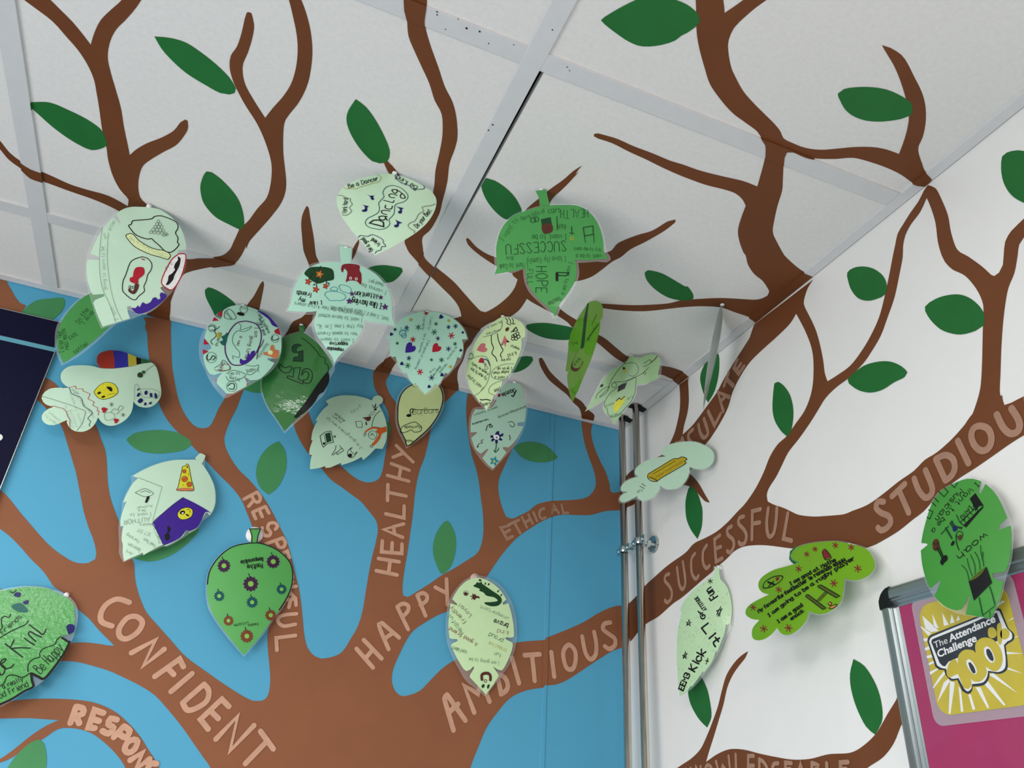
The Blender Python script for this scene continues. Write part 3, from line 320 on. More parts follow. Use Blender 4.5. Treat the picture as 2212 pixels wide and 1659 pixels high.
dict(key='attention',s='C',col='mint',gap=0.005,dot=1,curl=(0.12, 0.15),loc=(-0.7164,-0.3686,2.3950),u=(0.9984,-0.0565,0.0000),v=(-0.0020,-0.0348,0.9994),label='mint three-lobed leaf with a red cat, red flowers and purple stars drawn on it',D="""
P|-261,-354 -94,-308 152,-269 293,-265 455,-303 581,-358 701,-452 799,-566 863,-719 902,-878 930,-1010 998,-1140! 855,-1152 666,-1184 496,-1194! 505,-1279 480,-1420 429,-1551 354,-1675 267,-1798 205,-1914 181,-2006! 133,-1918 56,-1836 -49,-1734 -153,-1631 -218,-1517 -246,-1393 -244,-1233! -368,-1275 -517,-1300 -679,-1319! -653,-1215 -656,-1081 -653,-916 -622,-769 -568,-614 -491,-509 -385,-417
F|-265,-330 -98,-283 161,-241 314,-232 476,-272 616,-330 737,-424 843,-550 913,-702 952,-861 974,-995 1031,-1163! 861,-1184 672,-1216 533,-1224! 536,-1311 511,-1451 460,-1582 384,-1705 298,-1829 235,-1944 171,-2048! 106,-1962 29,-1880 -76,-1778 -180,-1675 -253,-1550 -285,-1401 -285,-1296! -393,-1327 -532,-1343 -711,-1332! -681,-1220 -690,-1088 -690,-910 -662,-750 -608,-595 -522,-472 -403,-387
S|-112,21! 91,29! 114,-268! -33,-298!
f|D|-551,-639 -500,-526 -410,-482 -244,-447 -142,-464 -101,-555 -98,-642 -199,-697 -308,-768 -423,-738 -480,-695
l|k|12|-331,-447 -335,-559
l|k|12|-429,-611 -457,-718
l|k|12|-344,-676 -330,-815
l|k|12|-198,-668 -189,-752
q|o|-322,-599,61,16,-13,72
q|y|-322,-599,28,7,-6,33
q|X|-466,-770,53,12,-12,63 -327,-877,53,13,-12,62 -192,-784,49,13,-10,57
q|o|-466,-770,21,5,-5,24 -327,-877,21,5,-5,24 -192,-784,19,5,-4,22
f|t|-390,-816 -356,-772 -354,-814
f|t|-185,-708 -139,-724 -138,-760
f|R|-8,-441 -11,-352 32,-309 128,-276 228,-263 270,-280 275,-354 317,-416 342,-601 266,-566 155,-585 100,-630 100,-557 92,-441 35,-398 23,-476
f|v|150,-557 169,-522 186,-546 166,-574
f|v|248,-535 267,-499 279,-532
c|w|10|162,-541,17,5,-3,20 253,-526,17,5,-3,20
s|c|8|-115,-818 -86,-775 -26,-766 -1,-801 -27,-830 -65,-826 -99,-842 -115,-818
s|c|8|7,-742 37,-698 162,-699 207,-743 194,-811 119,-811 55,-800 7,-742
s|c|8|-177,-945 -164,-886 -73,-849 49,-837 129,-864 139,-924 74,-977 26,-983 -32,-1005 -91,-1013 -135,-976 -177,-945
5|v|232,-811,43,13,-9,49 212,-946,55,16,-11,61 689,-732,45,15,-8,49 785,-875,60,20,-11,65
t|k|10|I like|-201,-1048,-177,-55,15,-59
t|k|10|my|-455,-1072,-96,0,2,-79
t|k|9|friends|-376,-952,-226,-9,4,-83
t|k|12|I like having|724,-838,-472,-47,0,-98
t|k|11|Attention|641,-693,-369,-59,4,-90
t|k|4|I wanna be|769,-591,-413,17,-9,-73
t|k|4|head girl|691,-470,-236,2,-7,-65
t|k|4|last, 3 And if I|876,-1042,-401,-1,-7,-69
t|k|4|hate being bullied.|437,-1040,-498,-68,4,-62
t|k|4|happy and help the Year 4+7's & others|459,-1096,-1053,-60,1,-59
t|k|4|I want to leave school|462,-1184,-674,-89,5,-66
t|k|4|by the time I'm 16,|481,-1286,-680,-174,12,-64
t|k|4|how to speak French|420,-1436,-592,-134,9,-55
t|k|4|I want to learn|392,-1549,-493,-102,8,-55
t|k|9|supportive|315,-1633,-270,-54,9,-57
t|k|9|responsible|268,-1741,-244,-27,4,-57
"""),
dict(key='dancing',s='C',col='pale2',gap=0.006,dot=1,curl=(0.12, 0.1),loc=(-0.6885,-0.5676,2.3940),u=(0.9896,-0.1438,0.0000),v=(0.0150,0.1034,0.9945),label='pale green leaf with blue music notes around one big outlined word',D="""
P|-266,-110 -139,-47 -22,-19 140,-25 307,-67 435,-114 547,-164 612,-244 644,-323 650,-434 627,-588 578,-747 512,-886 405,-1055 242,-1254 109,-1397 -64,-1561! -179,-1477 -327,-1329 -460,-1182 -581,-1025 -653,-895 -700,-768 -713,-685 -702,-585 -661,-456 -571,-336 -433,-213
S|-29,-28! -26,12 20,34 38,-18!
s|k|14|-85,-580 -10,-586 45,-586 55,-544
s|k|15|2,-359 46,-402 78,-369 61,-323 8,-340 2,-359
s|k|15|65,-322 137,-362 199,-420 188,-458 141,-462 131,-409 147,-381
s|k|14|86,-435 10,-425 -26,-458 -5,-496 57,-489
s|k|14|-47,-662 -48,-716 -8,-726 37,-713 46,-656
s|k|14|27,-758 -57,-766 -89,-790 -72,-828 -10,-837
s|k|16|-1,-871 -66,-878 -108,-905 -87,-946 -42,-944 -16,-906 -27,-878 7,-936
l|k|20|-23,-1061 -218,-1045 -174,-983 -101,-960 -37,-984 -23,-1061
s|t|10|-94,-1124 -192,-1123 -249,-1097 -275,-1043 -252,-966 -185,-899 -127,-821 -123,-736 -145,-656 -113,-571 -90,-510 -114,-439 -95,-342 -47,-282 29,-253 119,-270 188,-322 235,-386 228,-467 181,-538 101,-596 77,-658 86,-762 68,-841 31,-914 51,-980 33,-1046 -21,-1101 -93,-1129
f|n|-337,-519! -279,-544 -228,-525! -229,-547 -238,-561 -214,-598 -238,-621 -260,-599 -273,-564
f|n|-361,-731! -321,-743 -268,-743! -287,-772 -279,-828 -305,-860 -342,-864 -353,-840 -318,-816 -322,-765
f|n|91,-643! 139,-650 209,-649! 181,-679 191,-730 168,-769 136,-758 140,-725 161,-707 141,-671
f|n|113,-890! 146,-906 218,-923! 175,-954 176,-995 146,-1029 114,-1023 114,-993 146,-973 137,-925
t|k|9|Be a Dancer|-582,-469,376,262,-27,76
t|k|9|Be Kind|349,-159,-302,132,-24,-96
t|k|8|Work hard|-542,-942,-23,279,-66,-4
t|k|9|Do your Best.|433,-955,167,400,-56,37
t|k|8|Be a good|-111,-1490,-145,185,-41,-52
t|k|8|friend|-25,-1356,-114,68,-24,-64
s|y|8|-652,-460 -603,-484 -553,-457 -491,-461 -437,-409 -338,-340 -267,-287 -215,-261 -183,-206 -178,-145 -210,-113 -243,-104
s|b|7|-706,-630 -650,-625 -577,-659 -531,-661 -532,-704 -493,-760 -521,-829 -483,-883 -517,-952 -558,-980 -596,-977
s|b|7|635,-406 590,-458 483,-521 454,-554 484,-609 427,-683 404,-766 380,-837 317,-900 300,-957 352,-1002 400,-1016 397,-1058
s|n|10|97,2 27,-22 15,-62 63,-130 140,-175 222,-182 283,-231 347,-219 441,-177 449,-133 434,-109
s|n|9|-328,-1325 -311,-1287 -267,-1283 -208,-1279 -154,-1237 -77,-1253 -3,-1292 7,-1338 45,-1376 41,-1396 -3,-1407 -10,-1466 -58,-1496 -74,-1537
"""),
dict(key='hope',s='C',col='green',gap=0.004,dot=1,curl=(0.12, 0.15),loc=(-0.4840,-0.6271,2.3960),u=(0.9246,-0.3809,0.0000),v=(-0.0266,-0.0645,0.9976),label='green three-lobed leaf on a short stem, covered in dark outlined capitals',D="""
P|-262,-403 -132,-349 -13,-305 119,-272 300,-255 457,-240 579,-258 689,-318 788,-434 850,-553 888,-673 914,-806 922,-939 953,-1014 992,-1054! 834,-1090 680,-1122 515,-1133! 541,-1220 544,-1347 524,-1461 469,-1577 403,-1692 326,-1806 290,-1904 270,-1993! 215,-1909 119,-1820 23,-1741 -75,-1624 -139,-1504 -165,-1392 -169,-1304! -310,-1345 -449,-1372 -601,-1399! -571,-1295 -585,-1167 -600,-1010 -585,-850 -546,-700 -470,-561 -367,-462
F|-263,-382 -133,-328 -14,-283 118,-250 299,-231 469,-215 591,-235 707,-293 818,-416 881,-535 918,-669 944,-802 964,-946 1019,-1018 1025,-1069! 966,-1117 835,-1122 681,-1154 563,-1173! 585,-1343 554,-1471 505,-1586 439,-1702 361,-1816 319,-1925 288,-2010! 230,-2002 205,-1945 109,-1856 -11,-1754 -109,-1650 -173,-1517 -197,-1393 -206,-1318! -321,-1371 -448,-1391 -615,-1398! -595,-1295 -620,-1166 -618,-1009 -604,-836 -565,-686 -483,-540 -380,-441
S|-84,-27! 73,12! 96,-124 133,-263! -13,-294! -31,-146
t|D|4|I want to|-506,-891,197,344,-61,48
t|D|4|have lots of|-255,-553,330,148,-25,75
t|D|5|cars|118,-417,173,34,-12,100
t|D|6|HEALTH|683,-289,-393,-57,6,-144
f|D|14,-523! 150,-479! 172,-598! 33,-634!
f|b|33,-620 166,-591 182,-715 64,-756
t|D|5|Rich|369,-582,-113,-10,2,-78
t|D|5|I want to be|385,-746,-486,-44,4,-84
t|D|9|SUCCESSFU|377,-856,-843,-102,15,-158
t|D|4|I love My family|384,-1093,-550,-70,8,-85
t|D|4|I Want to Cook|-140,-1227,-404,-30,8,-76
t|D|4|Bis|-357,-1128,-94,-13,9,-56
t|D|9|HOPE|-21,-1280,17,-390,152,8
t|D|5|FULL|-147,-1329,10,-224,82,3
t|D|4|I want to be a|434,-1179,-89,-494,53,-8
t|D|4|teacher|322,-1699,-176,-96,31,-63
f|k|251,-1353! 286,-1344! 293,-1481! 258,-1477!
l|k|11|286,-1350 404,-1347 433,-1338 433,-1357 399,-1392 290,-1394
l|D|12|622,-611 760,-566 768,-704 642,-747 622,-611
l|D|8|642,-747 657,-854
l|D|8|774,-703 782,-838
l|D|12|454,-616 463,-739
l|D|10|432,-722 492,-722
c|y|10|465,-807,21,2,-1,24
l|D|10|240,-466 252,-689
c|D|8|-99,-542,36,1,-2,42 -52,-526,33,1,-2,40
t|D|4|want to be a|893,-1010,-368,-44,1,-65
t|D|4|try to my cars|879,-919,-381,-26,-2,-59
"""),
dict(key='bekind',s='B',col='green2',gap=0.008,dot=1,curl=(0.02, -0.2),loc=(-0.9976,-0.0080,1.8693),u=(1.0000,0.0000,-0.0000),v=(-0.0000,0.0175,0.9998),label='shiny green leaf with dark scribbled patches, cut off by the left edge',D="""
P|-661,7 -515,42 -360,53 -218,36 -64,-16 53,-62 145,-137 202,-267 244,-424 269,-583 226,-589! 132,-614! 129,-639! 259,-695! 252,-818 221,-932 176,-1069 89,-1267! 8,-1250 -94,-1203! -118,-1212! -5,-1385! -100,-1465 -212,-1591 -334,-1682 -427,-1759 -619,-1734 -867,-1561 -1051,-1299 -1179,-967 -1223,-628 -1136,-336 -987,-142 -819,-55
F|-667,25 -519,56 -364,67 -211,50 -51,18 83,-45 187,-143 250,-285 280,-432 291,-580 277,-717 242,-929 201,-1078 110,-1267 14,-1394 -92,-1487 -196,-1606 -324,-1709 -419,-1780 -630,-1758 -878,-1584 -1066,-1312 -1199,-969 -1247,-619 -1165,-316 -1006,-120 -827,-31
f|k|139,-637! 259,-689! 255,-720! 123,-658!
s|k|33|259,-695 245,-832 210,-969 160,-1119 93,-1263 6,-1244 -80,-1213
s|k|31|-97,-1209 -52,-1309 -9,-1391 -100,-1465 -214,-1585 -336,-1677
f|n|146,-476 178,-434 251,-448 271,-533 215,-590 175,-534
f|n|-680,-71 -612,-74 -614,-137 -696,-124
f|t|-676,-283 -597,-221 -526,-236 -431,-322 -476,-353 -589,-344
f|n|-548,-202 -483,-161 -466,-215 -504,-233
s|k|13|-758,-71 -718,-90 -692,-36
s|k|16|-569,-835 -441,-908 -282,-996
s|k|16|-475,-763 -482,-854 -480,-889 -358,-868 -232,-855
s|k|16|-353,-722 -273,-766 -189,-804
f|k|-409,-693 -396,-692 -396,-707
s|k|16|-186,-749 -275,-694 -322,-651 -311,-619 -248,-641 -136,-681
s|k|16|-349,-520 -300,-550 -207,-599 -128,-637 -110,-555
s|k|16|-664,-1032 -555,-1159 -471,-1277 -442,-1239 -456,-1170 -537,-1122
s|k|16|-516,-1119 -482,-1068 -490,-1045 -533,-1074 -523,-1132 -452,-1182 -385,-1162 -360,-1112
s|k|13|-647,-402 -652,-452 -710,-442 -741,-477 -713,-558 -687,-603 -702,-654
s|k|13|-665,-758 -587,-675 -486,-588 -407,-528 -384,-463
t|k|8|Friends|-651,-707,167,279,-59,47
s|k|13|116,-634 79,-695 76,-756 3,-803 -60,-847 -83,-910 -64,-968 -138,-1007 -175,-1089 -146,-1192
t|k|9|Be Happy|26,-1206,191,395,-132,89
s|k|13|-118,-1212 -185,-1278 -275,-1265 -350,-1263 -388,-1302 -391,-1383 -425,-1433
t|k|8|a really|-373,-1461,213,139,-44,59
t|k|8|good Friend|-438,-1649,371,257,-57,71
"""),
dict(key='stars',s='C',col='mint',gap=0.005,dot=1,curl=(0.12, 0.1),loc=(-0.5429,-0.2540,2.3950),u=(0.9744,-0.2247,0.0000),v=(0.0000,0.0000,1.0000),label='mint leaf sprinkled with small stars, one purple heart and one red heart',D="""
P|-65,3 127,32 292,14 461,-40 601,-126 711,-256 778,-420! 679,-453! 715,-575 718,-703 690,-836! 632,-821! 611,-941 575,-1054 500,-1182! 450,-1165! 415,-1275 346,-1439! 303,-1404! 231,-1525 147,-1628! 46,-1535 -46,-1439! -69,-1476! -156,-1395 -220,-1258! -271,-1281! -353,-1179 -414,-1065 -444,-980! -508,-1001! -550,-921 -566,-797 -570,-644! -641,-641! -608,-528 -536,-352 -427,-207 -266,-80
F|-66,15 126,44 299,29 468,-22 616,-107 730,-242 800,-421! 726,-517 736,-717 703,-887 593,-1077 511,-1214 426,-1307 349,-1464 148,-1645! -51,-1498 -170,-1413 -275,-1307 -425,-1101 -523,-1006 -565,-922 -593,-764 -653,-646! -625,-520 -551,-339 -437,-193 -275,-67
h|p|-221,-794,66,98,-87,78
h|r|237,-725,59,88,-75,64
*|r|18|-14,-22,38,6,-5,47 -188,-612,44,6,-6,51 483,-416,54,11,-6,63 10,-1228,49,7,-6,54
*|n|13|-326,-385,39,5,-6,46 -524,-445,25,3,-4,30 248,-521,35,6,-4,40 415,-249,35,7,-4,41 539,-204,39,9,-4,46 456,-697,44,9,-5,50 -213,-992,37,5,-5,42 222,-1307,46,7,-6,50
*|G|13|-123,-348,47,7,-6,56 172,-404,51,9,-6,59 185,-225,29,5,-3,34 356,-940,41,7,-5,45 -216,-1137,46,6,-6,51 -450,-722,22,2,-3,25 563,-574,29,6,-3,33 181,-967,22,4,-3,24
*|y|14|-270,-206,25,3,-4,30 405,-110,23,5,-3,27 525,-1043,25,5,-3,28
h|n|259,-61,28,44,-35,32
h|n|-577,-553,13,36,-32,17
h|n|-323,-1115,29,24,-23,33
h|n|394,-1227,26,31,-27,27
h|n|195,-1483,23,27,-25,24
h|n|676,-685,20,26,-21,21
h|n|680,-311,18,24,-19,19
c|c|11|-383,-504,55,7,-8,64 -353,-556,39,5,-6,46
t|c|5|Swim|-424,-490,140,17,-11,92
t|n|4|I want to|75,-95,-20,-272,35,-3
t|n|4|I am going|-52,-116,5,-267,35,1
t|n|4|be a teacher|2,-469,-66,-402,34,-7
t|n|4|I am good at cooking|79,-587,-168,-595,39,-14
t|G|4|my favourite|581,-622,-134,-280,33,-19
t|G|4|food is pizza|441,-992,-106,-193,32,-20
t|G|4|because I like|337,-1063,-105,-191,32,-21
t|G|4|it a lot|248,-1113,-83,-100,25,-25
"""),
dict(key='singing',s='C',col='yel',gap=0.01,dot=1,curl=(0.1, 0.15),loc=(-0.4685,-0.0143,2.3900),u=(1.0000,0.0000,-0.0000),v=(-0.0000,0.0698,0.9976),label='plain yellow-green leaf outlined in black, under the tip of the star-covered leaf',D="""
P|-151,-41 38,11 213,39 321,-67 376,-249 372,-421 334,-621 259,-824 150,-1030 -10,-1242 -223,-1490! -306,-1363 -421,-1197 -501,-1020 -531,-829 -544,-630 -515,-416 -432,-248 -314,-121
F|-154,-7 35,46 229,80 354,-35 411,-238 408,-422 366,-632 289,-836 172,-1054 13,-1275 -243,-1536! -359,-1374 -474,-1207 -545,-1029 -577,-838 -590,-629 -554,-404 -463,-223 -327,-91
s|k|19|-150,-46 38,6 209,33 313,-70 368,-251 365,-423 326,-623 251,-826 142,-1028 -11,-1235 -224,-1481 -301,-1362 -414,-1195 -494,-1019 -524,-827 -537,-628 -508,-414 -425,-250 -314,-128
t|k|7|singing|297,-548,-524,-174,21,-122
l|k|13|308,-561 -212,-698
f|k|-349,-860 -309,-811 -253,-818 -249,-847 -301,-879
s|k|17|-255,-829 -285,-715 -224,-680 -241,-765
s|k|12|-418,-1215 -397,-1115 -281,-1022 -161,-956 -63,-993 2,-1056 -26,-1130 -131,-1174 -210,-1143 -310,-1212 -406,-1241 -418,-1215
t|k|7|Myrhode|-15,-1001,-340,-86,10,-64
t|k|7|Music|-135,-1346,-161,-24,4,-48
t|k|7|Jen|157,-4,-456,-80,2,-132
"""),
dict(key='mum',s='C',col='yel2',gap=0.004,dot=1,curl=(0.15, 0.1),loc=(-0.4148,-0.3023,2.3960),u=(0.6753,-0.7375,0.0000),v=(-0.0514,-0.0471,0.9976),label='yellow-tinted leaf turned sideways, with a black flower, a pink star and red hearts',D="""
P|-101,-35 21,-18 182,-69 339,-174 426,-293 451,-419 436,-517! 370,-525! 379,-666 340,-816 263,-995 165,-1150 48,-1261! 9,-1272! -33,-1396 -144,-1514! -174,-1518! -217,-1620 -321,-1750! -440,-1567! -462,-1591! -554,-1440! -586,-1414! -672,-1243 -706,-1080! -750,-1088! -741,-914 -712,-723 -618,-505 -493,-312 -326,-168
F|-101,-18 20,4 191,-47 358,-157 458,-289 488,-426 469,-582 416,-770 320,-986 184,-1191 36,-1361 -105,-1549 -219,-1693 -322,-1770! -483,-1595 -608,-1428 -705,-1235 -772,-1083 -764,-908 -732,-707 -641,-478 -515,-285 -348,-141
s|k|16|-216,-341 -212,-485 -169,-616 -199,-709 -127,-804 -97,-889
s|k|16|-93,-340 -70,-477 -8,-631 22,-697 -27,-766 -7,-829
s|k|13|62,-53 103,-114 95,-165 165,-221
s|k|13|122,-66 163,-127 164,-180 214,-211
s|k|13|192,-92 222,-150 213,-190 253,-219
f|M|49,-402! 80,-469 139,-542! 91,-552 68,-647! 31,-560 -28,-587! 21,-497
f|k|-28,-597! 31,-560 22,-588
f|k|90,-512! 159,-562! 100,-558
l|k|16|216,-365 273,-285 303,-362 177,-367 263,-293
c|k|13|255,-444,31,-6,0,32 303,-423,29,-5,0,30 322,-487,30,-6,0,32 275,-518,29,-5,0,30 217,-507,31,-6,0,32 217,-456,27,-5,0,28
h|M|-410,-559,109,11,-43,116
h|r|-421,-806,58,18,-35,63
t|n|7|Dem|-269,-988,-95,188,-58,-16
s|n|16|-385,-781 -291,-827 -238,-946
s|g|11|-634,-723 -482,-702 -333,-748 -249,-875 -228,-1016 -270,-1199 -354,-1333 -480,-1419 -543,-1433
s|g|10|234,-1000 51,-976 -107,-1003 -208,-1078 -189,-1178 -69,-1239 67,-1255
s|g|10|48,-1270 -110,-1288 -231,-1339 -263,-1445 -154,-1512
s|k|17|-236,-1598 -316,-1564 -398,-1557 -440,-1539
t|k|6|I want to play|-364,-1331,-331,326,-49,-42
t|k|6|My mum My boy|-290,-1157,-341,273,-37,-47
t|k|6|friends my family|-249,-1089,-362,300,-31,-38
t|k|6|I grow up|195,-1060,-282,44,1,-53
t|k|6|Judge When|147,-1118,-324,43,2,-53
t|k|6|I want a|107,-1215,-255,48,-1,-52
t|k|6|Dem|-43,-1394,-119,-15,23,-74
t|k|6|kind|265,-764,-154,-30,26,-78
t|k|6|helpful|341,-718,-153,97,-20,-43
t|k|6|caring|169,-882,-176,14,5,-51
t|k|6|friend|-237,-1617,-153,-7,17,-67
s|g|11|-7,-89 -14,-244 -175,-331 -384,-340
t|g|5|my name is|-17,-97,-288,-55,19,-47
t|g|5|caring friend|-33,-260,-289,-13,13,-47
f|b|67,-283 126,-254 137,-308 88,-339
s|g|14|-681,-630 -637,-601 -591,-674 -656,-717 -701,-685
"""),
dict(key='jamie',s='C',col='sage',gap=0.007,dot=1,curl=(0.1, 0.1),loc=(-0.3044,-0.0944,2.3930),u=(0.9994,-0.0349,0.0000),v=(0.0018,0.0523,0.9986),label='grey-green notched leaf with a navy daisy and a small blue flower near its tip',D="""
P|-257,-149 -87,-30 89,11 183,-112 199,-253! 103,-373! 126,-379! 245,-289! 275,-495 273,-681 259,-844! 105,-904! 113,-969! 243,-950! 167,-1134 73,-1329 -43,-1471! -158,-1484! -154,-1525! -76,-1583! -166,-1736 -318,-1965! -438,-1888 -549,-1785! -447,-1591! -478,-1586! -588,-1705! -706,-1625 -808,-1411! -699,-1286! -721,-1272! -835,-1298! -848,-1095 -833,-916 -783,-784! -621,-754 -421,-634
F|-280,-118 -89,9 110,54 238,-72 289,-253 309,-486 307,-696 283,-884 230,-1097 137,-1315 4,-1535 -144,-1753 -324,-2004! -497,-1898 -654,-1741 -793,-1556 -865,-1335 -887,-1101 -873,-923 -816,-756 -466,-597
f|n|-317,-1194 -267,-1173 -251,-1245 -181,-1199 -177,-1252 -236,-1297 -180,-1339 -220,-1368 -274,-1347 -277,-1433 -321,-1441 -334,-1369 -391,-1423 -414,-1395 -378,-1335 -433,-1345 -423,-1290 -362,-1289 -344,-1253
f|w|-372,-1291 -323,-1260 -259,-1269 -254,-1332 -303,-1363 -356,-1352
f|G|-325,-1308 -293,-1293 -290,-1329 -318,-1334
s|G|19|-301,-1438 -299,-1532 -311,-1629
f|G|-357,-1575 -313,-1608 -291,-1615 -233,-1503 -253,-1586 -310,-1639
q|c|-310,-1810,93,17,-9,93
f|Y|-334,-1809 -295,-1791 -291,-1838 -325,-1844
s|k|24|40,-173 -20,-333 -53,-317
t|k|15|Jamie|5,-134,-275,-187,35,-82
f|R|-354,-351 -302,-328 -288,-384 -329,-416 -355,-399
t|g|7|be kind and happy and caring|259,-475,-570,-386,20,-43
t|k|6|funny and positive|-513,-946,-312,-166,14,-35
t|g|7|good at football|-347,-641,-466,-271,15,-36
s|k|14|-533,-1213 -511,-1100 -452,-1067 -408,-1102 -468,-1125 -454,-1045
s|k|11|-93,-949 -20,-910 48,-962 -2,-1029 -58,-986
s|k|14|-53,-1215 -28,-1264 -35,-1309
s|b|11|-680,-1589 -647,-1511 -580,-1478 -614,-1442 -566,-1412
f|k|-681,-1579 -653,-1554 -659,-1601
"""),
dict(key='astronaut',s='B',col='sage2',gap=0.008,dot=2,curl=(0.15, 0.1),loc=(-0.5614,-0.0080,2.3315),u=(0.9962,0.0872,-0.0000),v=(-0.0136,0.1558,0.9877),label='sage jagged leaf with an orange long-armed figure at its side edge',D="""
P|-758,-128 -619,-92 -455,-66 -285,-67 -145,-88! -123,-74 -12,-129! 69,-241 154,-389 212,-556 240,-716 242,-894 220,-1014 188,-1119! 49,-1149! -6,-1237 -62,-1324 -161,-1453! -199,-1394! -284,-1473 -400,-1557 -551,-1645! -563,-1599! -675,-1680 -740,-1726 -828,-1749! -838,-1714! -945,-1770 -1091,-1816! -1110,-1704 -1110,-1527! -1155,-1526! -1165,-1402 -1142,-1227! -1168,-1223! -1175,-1081 -1157,-932 -1115,-794! -1158,-795! -1113,-661 -1050,-521 -967,-394! -1026,-319! -920,-217
S|-145,-88! -128,-13 -97,32 -19,79 42,70 81,27 80,-30 56,-93 8,-153!
f|o|44,-686 111,-666 211,-602! 232,-718! 137,-799 114,-907 49,-1039 -11,-1111 -41,-1094 18,-973 71,-832 8,-787 36,-727 -65,-744 -168,-836 -196,-881 -215,-861 -133,-750 -37,-691
s|k|9|-224,-926 -207,-884 -179,-883 -190,-936 -222,-944
s|k|9|-70,-1133 -35,-1093 -15,-1118 -28,-1152 -64,-1137
c|k|8|-44,-878,83,24,-11,92
l|k|8|-87,-852 10,-900
l|k|8|-92,-903 -32,-836
s|k|9|-86,-711 -75,-552 -42,-424 28,-308 61,-284
s|k|8|-87,-705 9,-684 89,-679
l|k|8|-416,-670 -309,-637 -275,-686 -276,-776 -374,-788 -416,-670
f|b|-291,-548 -205,-511 -129,-476 -132,-556 -172,-600 -220,-580 -245,-561
f|k|-217,-606 -196,-639 -180,-686 -201,-698 -218,-645
s|g|8|-194,-455 -154,-450 -128,-369 -85,-343 -60,-362 -132,-450 -176,-463
f|k|-82,-315 -59,-254 -24,-257 -42,-303
s|k|11|-123,-192 -82,-261 -58,-144 -55,-239 -5,-210
l|k|11|-1027,-1119 -949,-1021 -847,-978 -766,-1212 -870,-1249 -932,-1343 -964,-1301 -1027,-1119
f|H|-944,-1057! -858,-1011! -806,-1189! -886,-1240!
l|k|7|-954,-1095 -900,-1254
f|k|-956,-1252! -918,-1233! -906,-1279! -944,-1297!
s|k|9|-801,-1116 -757,-1059 -760,-1108 -743,-1081
s|k|9|-711,-1267 -713,-1363 -751,-1452 -758,-1476 -720,-1458 -686,-1405
s|k|9|-645,-1254 -608,-1295 -559,-1344 -613,-1402 -658,-1452 -674,-1414 -596,-1304
f|k|-467,-1431 -436,-1383 -392,-1391 -394,-1451 -448,-1450
s|k|9|-476,-1327 -475,-1409 -436,-1459 -363,-1444 -299,-1323 -316,-1320 -351,-1376 -436,-1306 -401,-1250 -422,-1255 -471,-1326
t|k|4|I'm going|-223,-1196,-293,237,-33,-50
t|k|4|to be a very fun|-535,-976,-410,293,-26,-49
t|k|4|drawing and|-615,-692,-198,125,-21,-47
t|k|3|play sports|-672,-743,-185,115,-18,-40
t|g|4|Katy R|-495,-508,156,200,-46,52
"""),
dict(key='limefold',s='C',col='limetr',gap=0.011,dot=0,curl=(0.1, 0.15),loc=(-0.2932,-0.4278,2.3890),u=(0.0783,-0.9969,0.0000),v=(-0.0695,-0.0055,0.9976),label='see-through lime leaf seen nearly edge-on, with a thin black line down its middle',D="""
P|-203,77 -26,12 110,-79 207,-213 213,-334 180,-447 109,-457! 57,-608 -58,-757 -208,-903 -427,-1046 -690,-1170 -985,-1298 -1225,-1360! -1267,-1194 -1276,-1024 -1242,-824 -1165,-780 -1257,-748! -1284,-700 -1152,-531 -1046,-330 -940,-162 -781,-78 -566,6 -370,47
f|l|-716,-117! -571,-44 -392,-133! -459,-438 -613,-622! -871,-556 -1046,-330 -945,-194
f|l|-256,-231! 105,-504! 57,-608 -89,-772 -292,-899 -470,-798 -459,-639 -330,-476
f|D|-217,85! -184,57! -275,-202 -390,-476 -480,-661 -600,-637! -461,-369 -359,-118
f|l|-769,-1115! -767,-1196 -1058,-1295 -1199,-1178!
f|b|-784,-630! -1036,-747 -1027,-836 -830,-954 -603,-924 -574,-882 -705,-936 -889,-866 -967,-767 -865,-670 -675,-605
t|D|6|I want to be|-16,-453,-315,-157,60,-56
t|D|7|brave|-700,-758,-231,-11,70,-75
l|D|13|79,-506 -353,-580
l|D|13|49,-522 -390,-610
l|D|13|39,-300 -145,-413
t|D|7|The|-877,-425,227,-75,-40,86
t|D|6|Eva|-1220,-1135,116,-138,113,-12
"""),
